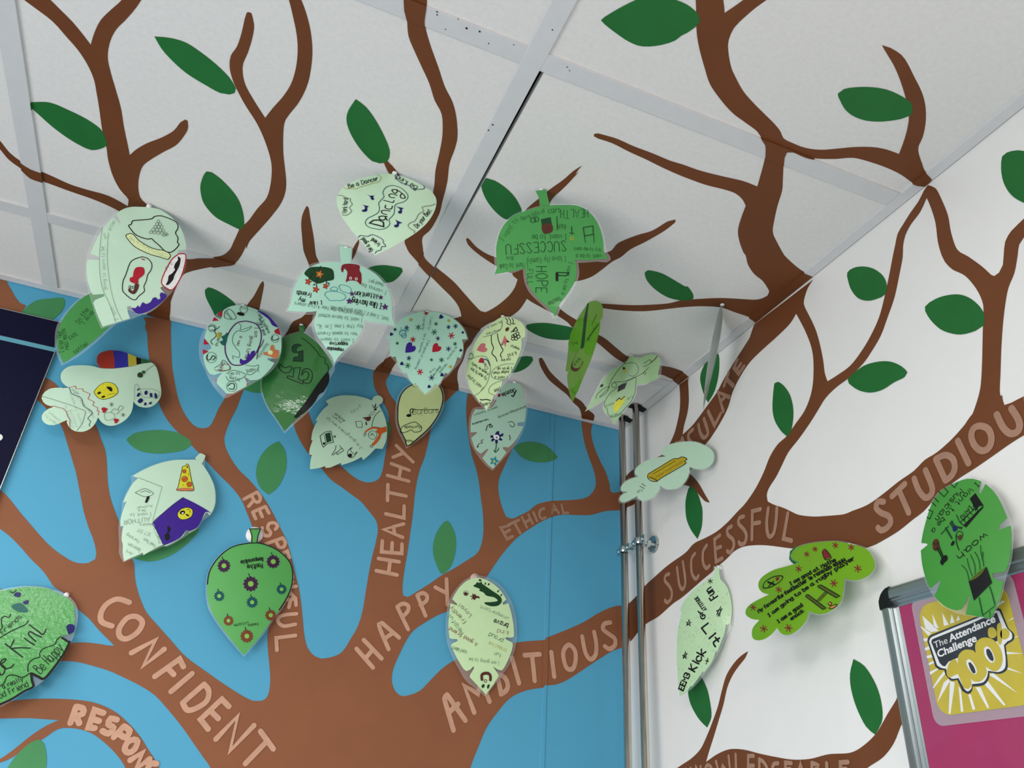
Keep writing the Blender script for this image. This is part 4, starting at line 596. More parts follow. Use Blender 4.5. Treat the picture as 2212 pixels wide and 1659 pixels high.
dict(key='lantern',s='C',col='palesh',gap=0.004,dot=1,curl=(0.1, 0.1),loc=(-0.1426,-0.2919,2.3960),u=(0.7594,-0.6506,0.0000),v=(-0.2852,-0.3329,0.8988),label='pale thin leaf with two pointed lobes, hanging from the ceiling just above the chrome pipes',D="""
P|-34,-12 46,-22 156,-60 336,-25 461,-40 518,-103 533,-185 515,-280 470,-404 477,-485! 345,-527 180,-581 36,-573 13,-708 -77,-860 -207,-992 -338,-1124 -490,-1288! -511,-1188 -539,-1136 -614,-1063 -661,-960 -641,-864 -578,-757 -758,-851 -1031,-970! -888,-788 -725,-559 -586,-379 -403,-237 -229,-160 -91,-95
F|-33,-1 48,-6 157,-44 337,-9 471,-25 535,-89 564,-189 546,-316 521,-442 507,-496! 344,-543 178,-597 50,-591 22,-725 -71,-877 -201,-1009 -331,-1141 -492,-1304! -526,-1195 -556,-1143 -631,-1070 -677,-959 -654,-863 -597,-779 -760,-868 -1049,-982! -905,-786 -741,-549 -601,-360 -410,-219 -236,-142 -98,-78
s|D|9|-576,-1100 -586,-968 -636,-897 -600,-803 -484,-669 -342,-587 -167,-493 -49,-458 43,-436 14,-627 -25,-752 -113,-888 -259,-1019 -387,-1119 -540,-1144
s|D|8|-162,-143 34,-143 105,-233 95,-329 6,-399 -88,-372
s|D|9|-780,-750 -754,-671 -608,-573 -488,-554 -709,-725 -548,-645 -461,-459 -270,-236 -127,-123
s|D|9|-378,-469 -198,-481 -47,-442 154,-376 310,-265
f|k|-193,-205! -152,-202! -140,-244! -182,-255!
f|y|-187,-255 -133,-253 -139,-309 -171,-310
f|k|-677,-516 -631,-480 -599,-500 -655,-543
f|k|-305,-551! -135,-505! -197,-620! -343,-668!
f|Y|-448,-934 -396,-842 -300,-803 -213,-764 -224,-860 -301,-949 -412,-1052 -445,-1048
s|k|17|-386,-835 -315,-785 -286,-821 -213,-764
c|D|9|-393,-529,49,-6,5,48 219,-367,22,-3,2,22
s|D|8|223,-182 341,-123 359,-181 233,-239 202,-228
s|b|14|490,-67 436,-126 351,-180
t|D|4|from me|-306,-1063,-262,-38,7,-48
t|D|4|cup|-67,-764,-104,-54,22,-43
t|D|4|tasty|-438,-853,-165,-48,12,-40
"""),
dict(key='edgeon',s='C',col='clear',gap=0.005,dot=1,curl=(0.1, 0.05),loc=(-0.0873,-0.5067,2.3950),u=(-0.6129,-0.6202,-0.4896),v=(-0.0736,-0.5721,0.8169),label='leaf seen edge-on as a thin grey blade, hanging by the white wall above the pipes',D="""
P|20,-8 90,-30 270,-90 420,-220 500,-420 520,-640 470,-900 380,-1180 240,-1480 60,-1750 0,-1830! -60,-1750 -240,-1480 -380,-1180 -470,-900 -520,-640 -500,-420 -420,-220 -270,-90 -90,-30 -20,-8
F|40,20 110,-10 300,-60 460,-200 550,-400 570,-640 520,-920 420,-1210 280,-1520 90,-1810 0,-1900! -90,-1810 -280,-1520 -420,-1210 -520,-920 -570,-640 -550,-400 -460,-200 -300,-60 -110,-10 -40,20
f|l|-420,-250 -200,-120 -150,-500 -400,-500
f|b|-100,-900 150,-950 100,-1200 -80,-1180
s|D|16|-300,-700 0,-720 300,-690
s|D|16|-300,-800 0,-820 250,-790
"""),
dict(key='harmonica',s='R',col='sage3',gap=0.045,dot=1,curl=(0.1, 0.1),loc=(-0.0450,-0.3039,2.2252),u=(0.5299,-0.8480,0.0000),v=(0.0000,0.0000,1.0000),label='pale lobed leaf with one big mustard-coloured bar, in front of the chrome pipes',D="""
P|-271,53 -100,51 78,29 251,-19 392,-109 515,-216 569,-340 541,-471 451,-553 330,-574 211,-543 98,-482! 78,-603 -3,-734 -137,-829 -291,-834 -419,-795 -506,-721! -554,-815 -669,-901 -810,-932 -935,-909 -1015,-835 -1013,-798! -1146,-830 -1297,-851 -1402,-818 -1429,-760 -1395,-705 -1225,-663! -1315,-640 -1389,-590 -1377,-529 -1275,-451 -1123,-426 -962,-428! -1032,-371 -1043,-289 -967,-217 -791,-158 -593,-143 -350,-172! -428,-119 -443,-36 -380,27
F|-271,69 -100,66 79,44 252,-3 405,-96 533,-207 585,-343 556,-486 461,-572 333,-592 210,-560 115,-516! 94,-618 10,-751 -126,-848 -293,-848 -426,-811 -496,-758! -539,-831 -657,-921 -805,-950 -944,-924 -1023,-859! -1148,-854 -1292,-875 -1443,-833 -1470,-763 -1425,-689 -1316,-661 -1412,-605 -1401,-509 -1290,-429 -1137,-401 -1005,-409 -1062,-369 -1066,-278 -984,-200 -802,-139 -604,-125 -389,-152 -450,-122 -462,-31 -393,44
f|Z|-748,-430! -223,-260 -94,-269! -67,-257 8,-274 55,-327! 3,-349 37,-394! -455,-563 -580,-622 -726,-525 -779,-486
s|k|14|-748,-430 -467,-343 -223,-260 -107,-273 -55,-257 20,-282 60,-328 8,-350 37,-399 -186,-484 -455,-568 -580,-622
s|k|14|-748,-430 -766,-495 -688,-585 -580,-617 -591,-582 -724,-500
l|y|10|-613,-501 -124,-334
l|D|10|-638,-457 -174,-309
t|D|5|Harmonica|-562,-551,538,182,-25,49
t|D|5|fun|-905,-685,-117,-23,27,-60
l|k|10|-944,-625 -849,-698
l|k|10|-899,-585 -824,-659
"""),
dict(key='rugby',s='R',col='lime',gap=0.015,dot=1,curl=(0.08, 0.0),loc=(-0.0150,-0.6301,1.9423),u=(0.1736,-0.9848,0.0000),v=(0.4162,0.0734,0.9063),label='bright lime lobed leaf with red asterisks and a drawn letter H, above the poster frame',D="""
P|-968,287 -750,277 -459,211 -183,121 82,-17 299,-149 405,-286 466,-431 464,-526 404,-606 294,-643 175,-629 43,-564! 52,-710 52,-898 -8,-992 -135,-1054 -298,-1039 -457,-953! -471,-1083 -550,-1188 -675,-1251 -802,-1243 -911,-1176 -995,-1074! -1071,-1150 -1196,-1196 -1342,-1184 -1469,-1119 -1527,-1019 -1534,-917 -1422,-825! -1612,-747 -1779,-630 -1834,-539 -1801,-462 -1648,-428 -1341,-415! -1526,-310 -1649,-174 -1676,-53 -1603,12 -1386,39 -1078,-4 -834,-29! -980,87 -1045,186
F|-984,312 -766,306 -464,234 -179,140 92,1 312,-136 421,-282 485,-436 483,-539 420,-626 304,-664 178,-651 65,-601! 73,-731 72,-910 11,-1011 -124,-1075 -294,-1059 -432,-991! -450,-1104 -528,-1209 -660,-1273 -796,-1264 -924,-1196 -994,-1114! -1053,-1178 -1178,-1225 -1335,-1209 -1490,-1132 -1562,-1009 -1567,-898 -1488,-821 -1616,-768 -1804,-638 -1870,-527 -1839,-434 -1681,-398 -1424,-392 -1545,-322 -1680,-171 -1712,-29 -1636,44 -1412,67 -1095,20 -898,-6 -998,79 -1076,198
*|R|15|-716,78,53,-19,-11,51 -570,117,47,-17,-10,47 -206,60,53,-17,-10,56 70,-63,49,-15,-8,54 -816,-148,66,-22,-14,62 -1141,-401,71,-24,-17,62 231,-460,55,-14,-9,61 -114,-606,60,-16,-11,61 -1654,-538,82,-28,-21,64 -1272,-1020,80,-23,-19,65 -762,-1148,72,-18,-16,64
f|R|-421,15! -391,40 -319,-19! -245,-147! -340,-138!
s|k|12|-421,15 -394,55 -319,-19 -235,-154 -339,-144 -421,15
s|k|17|-1532,-218 -1513,-134 -1345,-106 -1163,-151 -1113,-199 -1156,-255 -1314,-288 -1487,-256 -1532,-218
l|k|28|-1438,-162 -1266,-270
l|k|27|-1307,-201 -1389,-252
f|R|-1273,-168 -1238,-145 -1186,-182 -1227,-221
f|U|-560,-675! -524,-677! -164,-986! -209,-999! -563,-699!
f|U|-374,-572! -323,-578! 25,-845! -30,-859! -369,-598!
f|U|-240,-706! -185,-745! -287,-846! -358,-820!
l|k|11|-560,-675 -524,-677 -164,-986 -209,-999 -563,-699 -560,-675
l|k|11|-374,-572 -323,-578 25,-845 -30,-859 -369,-598 -374,-572
f|O|-143,-929 -124,-902 -88,-926 -88,-973 -10,-976! -49,-1016 -115,-998 -86,-981
s|k|10|-143,-929 -124,-902 -88,-926 -88,-973 -13,-963 8,-995 -65,-1017 -114,-1001 -96,-971 -143,-929
t|k|17|I am good at Maths|-898,-407,759,172,-45,64
t|k|18|My favourite footballer is ronaldo siuuu|-1473,-695,1494,420,-57,66
t|k|17|I am going to be a rugby player|-1207,-845,1376,554,-54,61
t|k|16|I am a good|-972,-1016,399,165,-54,60
t|k|15|snack|-735,-1035,202,81,-49,58
"""),
dict(key='dotted',s='R',col='pale3',gap=0.012,dot=1,curl=(0.3, 0.1),loc=(-0.0120,-0.3315,1.9909),u=(0.4067,-0.9135,0.0000),v=(0.0637,0.0284,0.9976),label='slim pale leaf covered in tiny dots, stars and thick black letters, on the white wall',D="""
P|-38,16! 56,-27! 47,-96 65,-220! 159,-336 211,-477 233,-645 225,-806 177,-992! 109,-966! 69,-1107 -8,-1239 -98,-1384! -113,-1352! -208,-1510 -386,-1658! -403,-1633! -522,-1733 -670,-1836! -691,-1818! -822,-1907 -979,-1938! -987,-1728 -982,-1491 -968,-1252 -931,-1013 -891,-854 -784,-614! -834,-585! -751,-475 -599,-370 -412,-271 -197,-192 -64,-138! -36,-64
F|-57,28! 94,-16 111,-227 194,-341 246,-481 263,-648 251,-825 192,-1017 89,-1171 -72,-1402 -368,-1678 -662,-1859 -1009,-1957! -1032,-1720 -1027,-1483 -1010,-1244 -976,-1003 -936,-844 -873,-576 -788,-449 -622,-339 -433,-240 -216,-162 -92,-106
d|k|260|-18,-172 157,-353 225,-644 170,-975 70,-1091 -28,-1253 -206,-1495 -402,-1625 -668,-1821 -963,-1917 -969,-1494 -931,-1013 -784,-614 -600,-387 -197,-209
*|k|12|-128,-222,51,-9,2,45
l|k|16|-41,-798 44,-670 13,-829 -35,-733 68,-714 -24,-824
l|k|18|-679,-864 -613,-785 -598,-888 -687,-812 -571,-835 -679,-864
l|k|18|-814,-1377 -741,-1278 -742,-1389 -821,-1328 -702,-1316 -814,-1377
l|k|16|-320,-1536 -279,-1448 -276,-1503 -323,-1481
t|k|25|Fun|-9,-497,-115,171,-129,-58
t|k|23|Gr8|-256,-807,-131,205,-79,-26
t|k|15|ATTITUDE|-226,-680,-183,252,-61,-25
t|k|29|Lit|-353,-971,246,-319,134,59
t|k|26|Kick|-573,-1619,266,275,-131,71
t|k|25|EEM3|-879,-1868,199,218,-111,48
"""),
dict(key='musician',s='R',col='green3',gap=0.018,dot=1,curl=(0.2, 0.2),loc=(-0.0180,-0.8297,1.9619),u=(0.1392,-0.9903,0.0000),v=(0.2396,0.0337,0.9703),label='green notched leaf with a drawn keyboard, guitar and drum, overlapping the poster frame',D="""
P|-150,19 -44,23 67,-8 160,-77! 115,-208! 137,-233! 204,-126! 268,-222 315,-331 348,-455 376,-601! 287,-660! 272,-721! 396,-698! 385,-812 354,-949 318,-1062 257,-1169 236,-1179 111,-1168! 111,-1217 209,-1276! 160,-1382 96,-1483 -7,-1613! -278,-1519! -240,-1455 -178,-1347! -197,-1337! -249,-1404 -319,-1457 -376,-1454 -481,-1400 -571,-1307 -619,-1237! -570,-1194 -500,-1103! -516,-1091! -651,-1142! -671,-1113 -700,-985 -715,-837 -709,-668! -600,-636! -611,-615! -690,-581! -645,-455 -573,-299 -492,-144 -365,-29 -236,9
F|-149,32 -43,38 73,4 170,-62 254,-169 332,-313 377,-452 402,-602 415,-724 401,-826 364,-972 329,-1075 273,-1182 216,-1287 160,-1401 92,-1501 0,-1624! -301,-1519 -434,-1450 -586,-1318 -676,-1133 -722,-990 -735,-830 -732,-660 -712,-561 -664,-435 -592,-279 -510,-117 -376,-5 -241,26
l|D|12|-377,-12 -307,-114 -248,-70 -304,17
l|D|12|-477,-125 -430,-194
l|D|12|-440,-76 -387,-154
l|D|12|-537,-201 -477,-250 -529,-329 -566,-290
l|D|11|-210,24 -161,-47 -121,8
t|k|8|I Want to be a|100,-68,-633,-416,37,-58
t|k|9|Musician|-99,-83,-358,-261,47,-66
f|k|9,-257! 81,-208! 155,-392! 108,-384! 85,-400 -78,-590! -102,-565! 52,-447
f|k|-107,-558! 155,-387! 146,-418! -79,-595!
l|k|9|-141,-513 70,-389 86,-435 -97,-567 -141,-513
l|k|7|-98,-492 -61,-550
l|k|7|-49,-462 -12,-519
l|k|7|-1,-436 35,-493
t|k|8|PIANO|36,-313,-168,-133,40,-55
l|D|10|-173,-403 -141,-513
f|D|-272,-481 -232,-454 -216,-511 -174,-548 -115,-578 -136,-600 -177,-570 -204,-596 -235,-563 -253,-522
f|n|-238,-539 -196,-535 -185,-585 -223,-601 -243,-578
f|b|-192,-667 -156,-656 -135,-673 -140,-705 -178,-727 -196,-694
c|D|9|-167,-653,39,-12,6,39
l|D|21|-326,-521 -268,-666
l|D|12|-395,-573 -288,-511
f|k|-291,-737 -255,-698 -235,-721 -258,-753 -288,-755
s|k|10|-212,-650 -216,-749 -201,-830
f|b|-530,-660 -503,-612 -452,-618 -436,-680 -444,-734 -486,-754 -527,-724 -527,-684
s|k|9|-508,-645 -480,-677 -445,-654 -469,-726 -507,-725
l|k|15|-469,-726 -427,-856
l|k|15|-443,-723 -408,-851
f|k|-459,-895 -413,-844 -363,-842 -361,-898 -414,-920 -431,-945 -457,-918
t|k|9|woah|128,-715,-367,-169,31,-64
s|D|8|-200,-1006 -161,-1063 -150,-1117 -149,-1189
s|D|8|-122,-948 -123,-1011 -113,-1096 -102,-1149
s|D|8|-77,-918 -54,-1018 -55,-1079 -68,-1137
s|D|8|-25,-900 -4,-957 5,-1043 -7,-1101
s|D|8|53,-846 43,-928 48,-1012 44,-1082
s|D|8|65,-923 53,-982 38,-1009
f|k|-156,-1197! -66,-1178 7,-1135 73,-1089! 94,-1268! -141,-1408!
f|U|-151,-1198! -94,-1161 -11,-1120 69,-1091! 3,-1154 -79,-1190
s|D|11|61,-1305 69,-1393 70,-1488
s|D|11|-78,-1392 -81,-1487 -83,-1572
l|D|7|-83,-1572 72,-1502
l|D|7|0,-1550 -12,-1613
"""),
dict(key='flowers',s='B',col='green4',gap=0.006,dot=3,curl=(0.25, 0.1),loc=(-0.7401,-0.0060,2.0151),u=(1.0000,0.0000,-0.0000),v=(-0.0000,0.1564,0.9877),label='green teardrop leaf decorated with purple, teal and brown ring flowers',D="""
P|-33,-176 110,-153 263,-169 422,-206 575,-282 704,-393 771,-551 794,-718 779,-893 732,-1056 661,-1236 554,-1448 423,-1726 238,-2039! 39,-1881 -131,-1726 -305,-1552 -438,-1383 -528,-1191 -577,-990 -593,-812 -561,-642 -486,-478 -375,-339 -236,-247
F|-35,-163 108,-139 268,-152 427,-188 584,-266 714,-380 785,-547 810,-722 798,-895 752,-1066 681,-1246 574,-1458 443,-1739 242,-2068! 30,-1903 -147,-1748 -320,-1575 -458,-1399 -545,-1207 -596,-992 -610,-806 -578,-628 -500,-464 -385,-324 -243,-233
S|-108,85! 75,117! 56,-22 59,-158! -26,-171! -47,-42
s|k|18|-32,-179 111,-156 264,-172 420,-210 571,-286 698,-396 765,-553 788,-720 773,-894 726,-1057 654,-1235
s|k|18|-32,-179 -236,-252 -371,-343 -481,-483 -557,-644 -589,-812 -573,-990
l|k|16|-107,81 76,115
s|k|16|-107,81 -47,-42 -25,-171
s|k|16|76,115 59,-22 64,-157
R|V|-384,-651,95,12,-22,106 399,-439,105,25,-21,111 105,-898,114,21,-24,120
R|T|-347,-1170,75,8,-18,80 628,-884,79,20,-15,79 190,-1199,83,15,-17,85
R|N|-117,-1549,72,9,-16,74 532,-1351,85,18,-17,84 219,-1749,95,15,-20,94
t|k|12|Positive|222,-509,-240,-77,24,-80
t|k|12|Responsible|209,-401,-346,-126,22,-65
t|k|5|Inesha|356,-1507,-165,-56,17,-44
t|k|5|williams|194,-1514,-219,-82,19,-44
"""),
dict(key='croc',s='B',col='pale4',gap=0.009,dot=4,curl=(0.05, 0.05),loc=(-0.3256,-0.0090,2.0040),u=(1.0000,0.0000,-0.0000),v=(-0.0000,0.0523,0.9986),label='pale notched leaf with a dark green crocodile drawn across its top',D="""
P|-99,-41 0,-8 102,0 224,-21 365,-79 491,-164 583,-263 630,-328! 552,-404! 574,-437! 677,-389! 736,-542 789,-723 814,-875 815,-1001 743,-1023! 649,-1029! 660,-1066! 800,-1107! 806,-1166 776,-1291 717,-1447 650,-1581 611,-1625 544,-1623 433,-1575! 550,-1702! 555,-1730! 465,-1884 333,-2066! 161,-1933 3,-1810! 10,-1766! 75,-1651! 56,-1618! -5,-1690 -66,-1718 -116,-1695 -240,-1552 -341,-1405 -400,-1317! -377,-1278! -278,-1221! -298,-1187! -384,-1198 -436,-1189! -472,-1023 -483,-844 -476,-563! -349,-587! -346,-560! -447,-484! -406,-384 -319,-236 -212,-115
F|-102,8 -2,41 117,52 255,34 415,-21 559,-120 689,-261 785,-439 856,-650 883,-864 883,-1049 843,-1267 770,-1485 632,-1692 482,-1897 351,-2081 329,-2104! 134,-1992 -67,-1874 -228,-1680 -373,-1481 -461,-1303 -518,-1089 -535,-851 -519,-588 -454,-391 -338,-199 -215,-67
f|D|-56,-180 -9,-132 6,-97 108,-105 214,-153 355,-219 461,-266 525,-320 529,-400 455,-475 319,-504 199,-483 181,-454 332,-423 450,-381 378,-328 223,-320 152,-268 66,-249 81,-214
f|D|37,-43 78,-23 106,-56 72,-70
f|D|65,-96 107,-73 117,-108 84,-120
f|D|167,-79 192,-67 191,-116 169,-116
f|D|244,-75 278,-77 246,-123 229,-110
f|D|424,-216 457,-170 475,-183 442,-221
f|D|497,-277 529,-231 539,-254 523,-280
f|b|-237,-343 -198,-314 -154,-339 -168,-373 -218,-375
c|g|8|-193,-337,49,7,-3,47
f|b|-62,-349 -30,-328 6,-354 73,-360 84,-398 25,-391 -22,-438 -58,-404
*|b|15|-38,-382,60,9,-4,57
t|b|6|Loyal|-52,-723,-236,183,-50,-56
t|b|6|Friendly|-141,-843,-311,226,-52,-62
t|G|6|Helpful|-180,-1060,-283,295,-61,-52
t|R|7|A good friend|109,-1216,-551,219,-33,-63
t|t|5|confident|-89,-1374,-284,53,-18,-66
t|g|5|unimportant|698,-659,-590,146,-25,-61
t|k|12|brave|695,-776,-286,43,-26,-86
t|R|5|kind|702,-907,-223,-2,-10,-86
t|G|6|proud|609,-1073,-276,83,-38,-81
t|y|5|creative|687,-1243,-360,93,-28,-66
t|g|6|fun|583,-1332,-135,4,-9,-65
t|g|5|I am going to be|551,-1484,-590,-1,-5,-59
s|b|51|235,-1826 226,-1755 272,-1719 353,-1712 392,-1750 397,-1814
c|b|10|303,-1843,26,3,-2,23
f|D|234,-1939 263,-1901 290,-1904 288,-1954 253,-1972
f|D|339,-1941 360,-1897 387,-1893 387,-1936 358,-1975
"""),
]
POSTER = """
ray|96|-7234,18145 -7300,18090 -7413,18083 -7207,18322 -7226,18326
ray|96|-7356,18136 -7419,18110 -7352,18357 -7378,18355
ray|96|-7492,18123 -7561,18124 -7483,18350 -7517,18349
ray|96|-7580,18134 -7647,18134 -7621,18285 -7650,18269
ray|96|-7667,18144 -7718,18148 -7714,18258 -7752,18243
ray|96|-7172,18186 -7305,18076 -7256,18057 -7176,18164
ray|96|-7176,18043 -7241,18031 -7241,17997 -7181,18007
ray|96|-7171,17932 -7254,17946 -7244,17906 -7169,17905
ray|96|-7174,17842 -7264,17848 -7255,17815 -7176,17814
ray|96|-7179,17759 -7282,17783 -7273,17751 -7179,17738
ray|96|-7173,17665 -7301,17693 -7306,17679 -7173,17631
ray|96|-7173,17497 -7283,17589 -7365,17643 -7394,17626 -7178,17483
ray|96|-7203,17349 -7335,17529 -7409,17558 -7419,17531 -7199,17336
ray|96|-7313,17198 -7419,17531 -7479,17509 -7338,17198
ray|96|-7477,17204 -7516,17466 -7537,17425 -7508,17201
ray|96|-7628,17207 -7616,17364 -7648,17367 -7664,17209
ray|96|-7811,17206 -7727,17426 -7787,17418 -7836,17206
ray|96|-8010,17208 -7840,17443 -7892,17467 -8033,17212
ray|96|-8202,17305 -7924,17525 -7974,17542
ray|96|-8317,17481 -8140,17555 -8152,17572
ray|96|-8374,17672 -8181,17698 -8188,17721
ray|96|-8309,17838 -8357,17854 -8353,17843
ray|96|-8162,18202 -8294,18239 -8318,18221 -8169,18174
ray|96|-8289,18019 -8362,18043 -8365,18030
navy|97|-7226,18006! -7254,18043 -7303,18062! -7827,18125! -8215,18171 -8248,18155! -8266,18037! -8283,17944 -8324,17886 -8309,17825 -8241,17800! -8199,17782! -8183,17660! -8152,17553 -8057,17518 -7931,17548! -7918,17500 -7839,17436 -7692,17437! -7673,17395 -7619,17370 -7550,17410! -7518,17530! -7437,17534 -7380,17601 -7377,17655! -7305,17672 -7264,17712!
white|98|-7251,17995! -7276,18025 -7315,18039! -7822,18106! -8202,18151 -8228,18138! -8249,18027! -8267,17947 -8304,17889 -8288,17835 -8233,17820! -8181,17791! -8165,17663! -8131,17569 -8048,17538 -7923,17568! -7900,17515 -7832,17462 -7692,17462! -7673,17420 -7619,17395 -7581,17432! -7540,17546! -7451,17552 -7407,17604 -7406,17664! -7336,17687 -7293,17721!
navy2|99|-7279,17982! -7295,18005 -7327,18013! -7814,18074! -8174,18131 -8194,18119! -8207,18010! -8123,17846! -7825,17768! -7666,17768! -7459,17735! -7397,17691! -7366,17703 -7334,17741!
gold|101|-7466,17721 -7548,17748 -7573,17691! -7605,17778 -7698,17822 -7804,17798 -7825,17762! -7855,17867 -7959,17907 -8071,17868 -8132,17768 -8129,17655 -8077,17576 -7995,17551 -7908,17614! -7902,17540 -7808,17477 -7718,17490 -7698,17530! -7684,17450 -7628,17419 -7579,17444! -7546,17590! -7486,17579 -7417,17569 -7402,17624
gold|101|-8030,17940 -8052,17988 -8106,17990 -8138,17945 -8124,17896 -8074,17880 -8034,17900
gold|101|-8174,17913 -8207,17951 -8258,17948 -8282,17905 -8261,17859 -8212,17842 -8174,17862
gold|101|-8163,18005 -8198,18024 -8212,17995 -8174,17836 -8141,17798 -8121,17833
white2|102|-7693,17711 -7727,17719 -7770,17673 -7795,17593 -7777,17557 -7745,17556 -7704,17606 -7683,17674
white2|102|-7945,17800 -7980,17813 -8022,17774 -8041,17682 -8022,17641 -7984,17640 -7940,17698 -7932,17763
navy3|103|-7710,17683 -7735,17685 -7768,17635 -7774,17570 -7748,17561 -7720,17604
navy3|103|-7969,17783 -7996,17784 -8021,17742 -8028,17671 -8010,17649 -7979,17673 -7958,17733
txt:The|101|-7313,17903 -7504,17932 -7309,17977
txt:Attendance|101|-7528,17935 -8159,18040 -7526,18015
txt:Challenge|101|-7335,17797 -7879,17887 -7328,17877
"""


# ---------------------------------------------------------------- materials
def lin(c):
    return tuple(((v / 255) / 12.92 if v <= 10 else (((v / 255) + 0.055) / 1.055) ** 2.4) for v in c) + (1.0,)


MATS = {}


def material(name, rgb, rough=0.6, var=0.04, scale=30.0, bump=0.0, bump_scale=60.0, metal=0.0, coat=0.0,
             coat_rough=0.08, alpha=1.0, spec=0.5, translucent=0.0, bump_dist=0.002, stretch=None):
    if name in MATS:
        return MATS[name]
    m = bpy.data.materials.new(name)
    m.use_nodes = True
    nt = m.node_tree
    b = nt.nodes['Principled BSDF']
    N, L = nt.nodes.new, nt.links.new
    tc = N('ShaderNodeTexCoord')
    src = tc.outputs['Object']
    if stretch:
        mp = N('ShaderNodeMapping')
        mp.inputs['Scale'].default_value = stretch
        L(src, mp.inputs['Vector'])
        src = mp.outputs['Vector']
    nz = N('ShaderNodeTexNoise')
    nz.inputs['Scale'].default_value = scale
    nz.inputs['Detail'].default_value = 5
    L(src, nz.inputs['Vector'])
    rp = N('ShaderNodeValToRGB')
    base = lin(rgb)
    rp.color_ramp.elements[0].position = 0.3
    rp.color_ramp.elements[1].position = 0.7
    rp.color_ramp.elements[0].color = tuple(max(0, c * (1 - var)) for c in base[:3]) + (1,)
    rp.color_ramp.elements[1].color = tuple(min(1, c * (1 + var)) for c in base[:3]) + (1,)
    L(nz.outputs[0], rp.inputs[0])
    L(rp.outputs[0], b.inputs['Base Color'])
    b.inputs['Roughness'].default_value = rough
    b.inputs['Metallic'].default_value = metal
    b.inputs['Specular IOR Level'].default_value = spec
    b.inputs['Coat Weight'].default_value = coat
    b.inputs['Coat Roughness'].default_value = coat_rough
    if bump:
        n2 = N('ShaderNodeTexNoise')
        n2.inputs['Scale'].default_value = bump_scale
        n2.inputs['Detail'].default_value = 4
        L(src, n2.inputs['Vector'])
        bp = N('ShaderNodeBump')
        bp.inputs['Strength'].default_value = bump
        bp.inputs['Distance'].default_value = bump_dist
        L(n2.outputs[0], bp.inputs['Height'])
        L(bp.outputs[0], b.inputs['Normal'])
        if coat:
            L(bp.outputs[0], b.inputs['Coat Normal'])
    out = nt.nodes['Material Output']
    last = b.outputs[0]
    if translucent:
        tr = N('ShaderNodeBsdfTranslucent')
        L(rp.outputs[0], tr.inputs[0])
        mx = N('ShaderNodeMixShader')
        mx.inputs[0].default_value = translucent
        L(last, mx.inputs[1])
        L(tr.outputs[0], mx.inputs[2])
        last = mx.outputs[0]
    if alpha < 1:
        tp = N('ShaderNodeBsdfTransparent')
        mx = N('ShaderNodeMixShader')
        mx.inputs[0].default_value = alpha
        L(tp.outputs[0], mx.inputs[1])
        L(last, mx.inputs[2])
        last = mx.outputs[0]
    if last is not b.outputs[0]:
        L(last, out.inputs['Surface'])
    MATS[name] = m
    return m


M_BLUE = material('blue_wall_paint', (78, 163, 199), 0.62, 0.03, 3, 0.12, 45)
M_WHITE = material('white_plaster', (236, 233, 229), 0.6, 0.015, 5, 0.35, 26, bump_dist=0.003)
M_TILE = material('ceiling_tile_board', (222, 219, 216), 0.85, 0.03, 160, 0.25, 420, bump_dist=0.0008)
M_BAR = material('painted_grid_bar', (208, 207, 208), 0.45, 0.02, 40)
M_FLOOR = material('pale_vinyl_floor', (205, 202, 197), 0.9, 0.1, 60)
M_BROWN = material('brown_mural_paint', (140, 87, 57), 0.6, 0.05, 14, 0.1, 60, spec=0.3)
M_BROWN2 = material('brown_mural_paint_ceiling_shade', (108, 60, 29), 0.6, 0.06, 14, 0.1, 60, spec=0.3)  # same brown paint, with the ceiling's dimmer light put into the colour
M_BROWN3 = material('brown_mural_paint_white_wall_shade', (112, 64, 34), 0.6, 0.05, 14, 0.1, 60, spec=0.3)  # same brown again, its different light on the white wall mixed into the colour
M_LEAF = material('green_mural_paint', (62, 138, 82), 0.55, 0.06, 22, 0.1, 60)
M_LEAF2 = material('green_mural_paint_shade', (31, 105, 46), 0.6, 0.06, 22, 0.1, 60, spec=0.3)  # the mural green with ceiling shade put into its colour; also on white wall
M_WORD = material('pale_brown_mural_paint', (198, 152, 126), 0.6, 0.08, 60)
M_WORD2 = material('dull_brown_mural_paint', (164, 124, 102), 0.6, 0.08, 60)
M_BLACK = material('black_void', (6, 6, 7), 0.9, 0.0)
M_CHROME = material('brushed_steel_pipe', (214, 208, 198), 0.17, 0.05, 40, metal=1.0)
M_ZINC = material('zinc_bracket', (200, 208, 208), 0.2, 0.05, 60, metal=1.0)
M_NAVY = material('navy_sign_panel', (9, 8, 42), 0.55, 0.05, 8, spec=0.15)
M_TEAL = material('teal_sign_stripe', (92, 160, 178), 0.5, 0.03, 10)
M_ALU = material('anodised_aluminium', (170, 178, 178), 0.32, 0.03, 50, metal=0.85)
M_CAP = material('black_plastic_cap', (16, 16, 17), 0.35, 0.0)
M_PINK = material('magenta_poster', (240, 84, 146), 0.5, 0.06, 9)
M_FILM = material('clear_laminate_film', (225, 232, 235), 0.12, 0.0, 10, 0.12, 40, alpha=0.2, spec=0.8)
M_COVER = material('clear_cover_sheet', (30, 20, 26), 0.06, 0.0, 10, 0.25, 12, alpha=0.2, spec=0.8)
M_GOLD = material('gold_print', (196, 176, 62), 0.35, 0.06, 40, coat=0.4)
M_PWHITE = material('white_print', (232, 230, 228), 0.35, 0.01, 30, coat=0.4)
M_PNAVY = material('charcoal_print', (48, 52, 60), 0.35, 0.04, 30, coat=0.4)
M_DOT = material('white_sticky_pad', (238, 236, 236), 0.5, 0.01)
M_PEACH = material('peach_sticky_pad', (226, 190, 172), 0.5, 0.01)
M_CLEARDOT = material('clear_sticky_pad', (205, 205, 215), 0.3, 0.0, alpha=0.65)

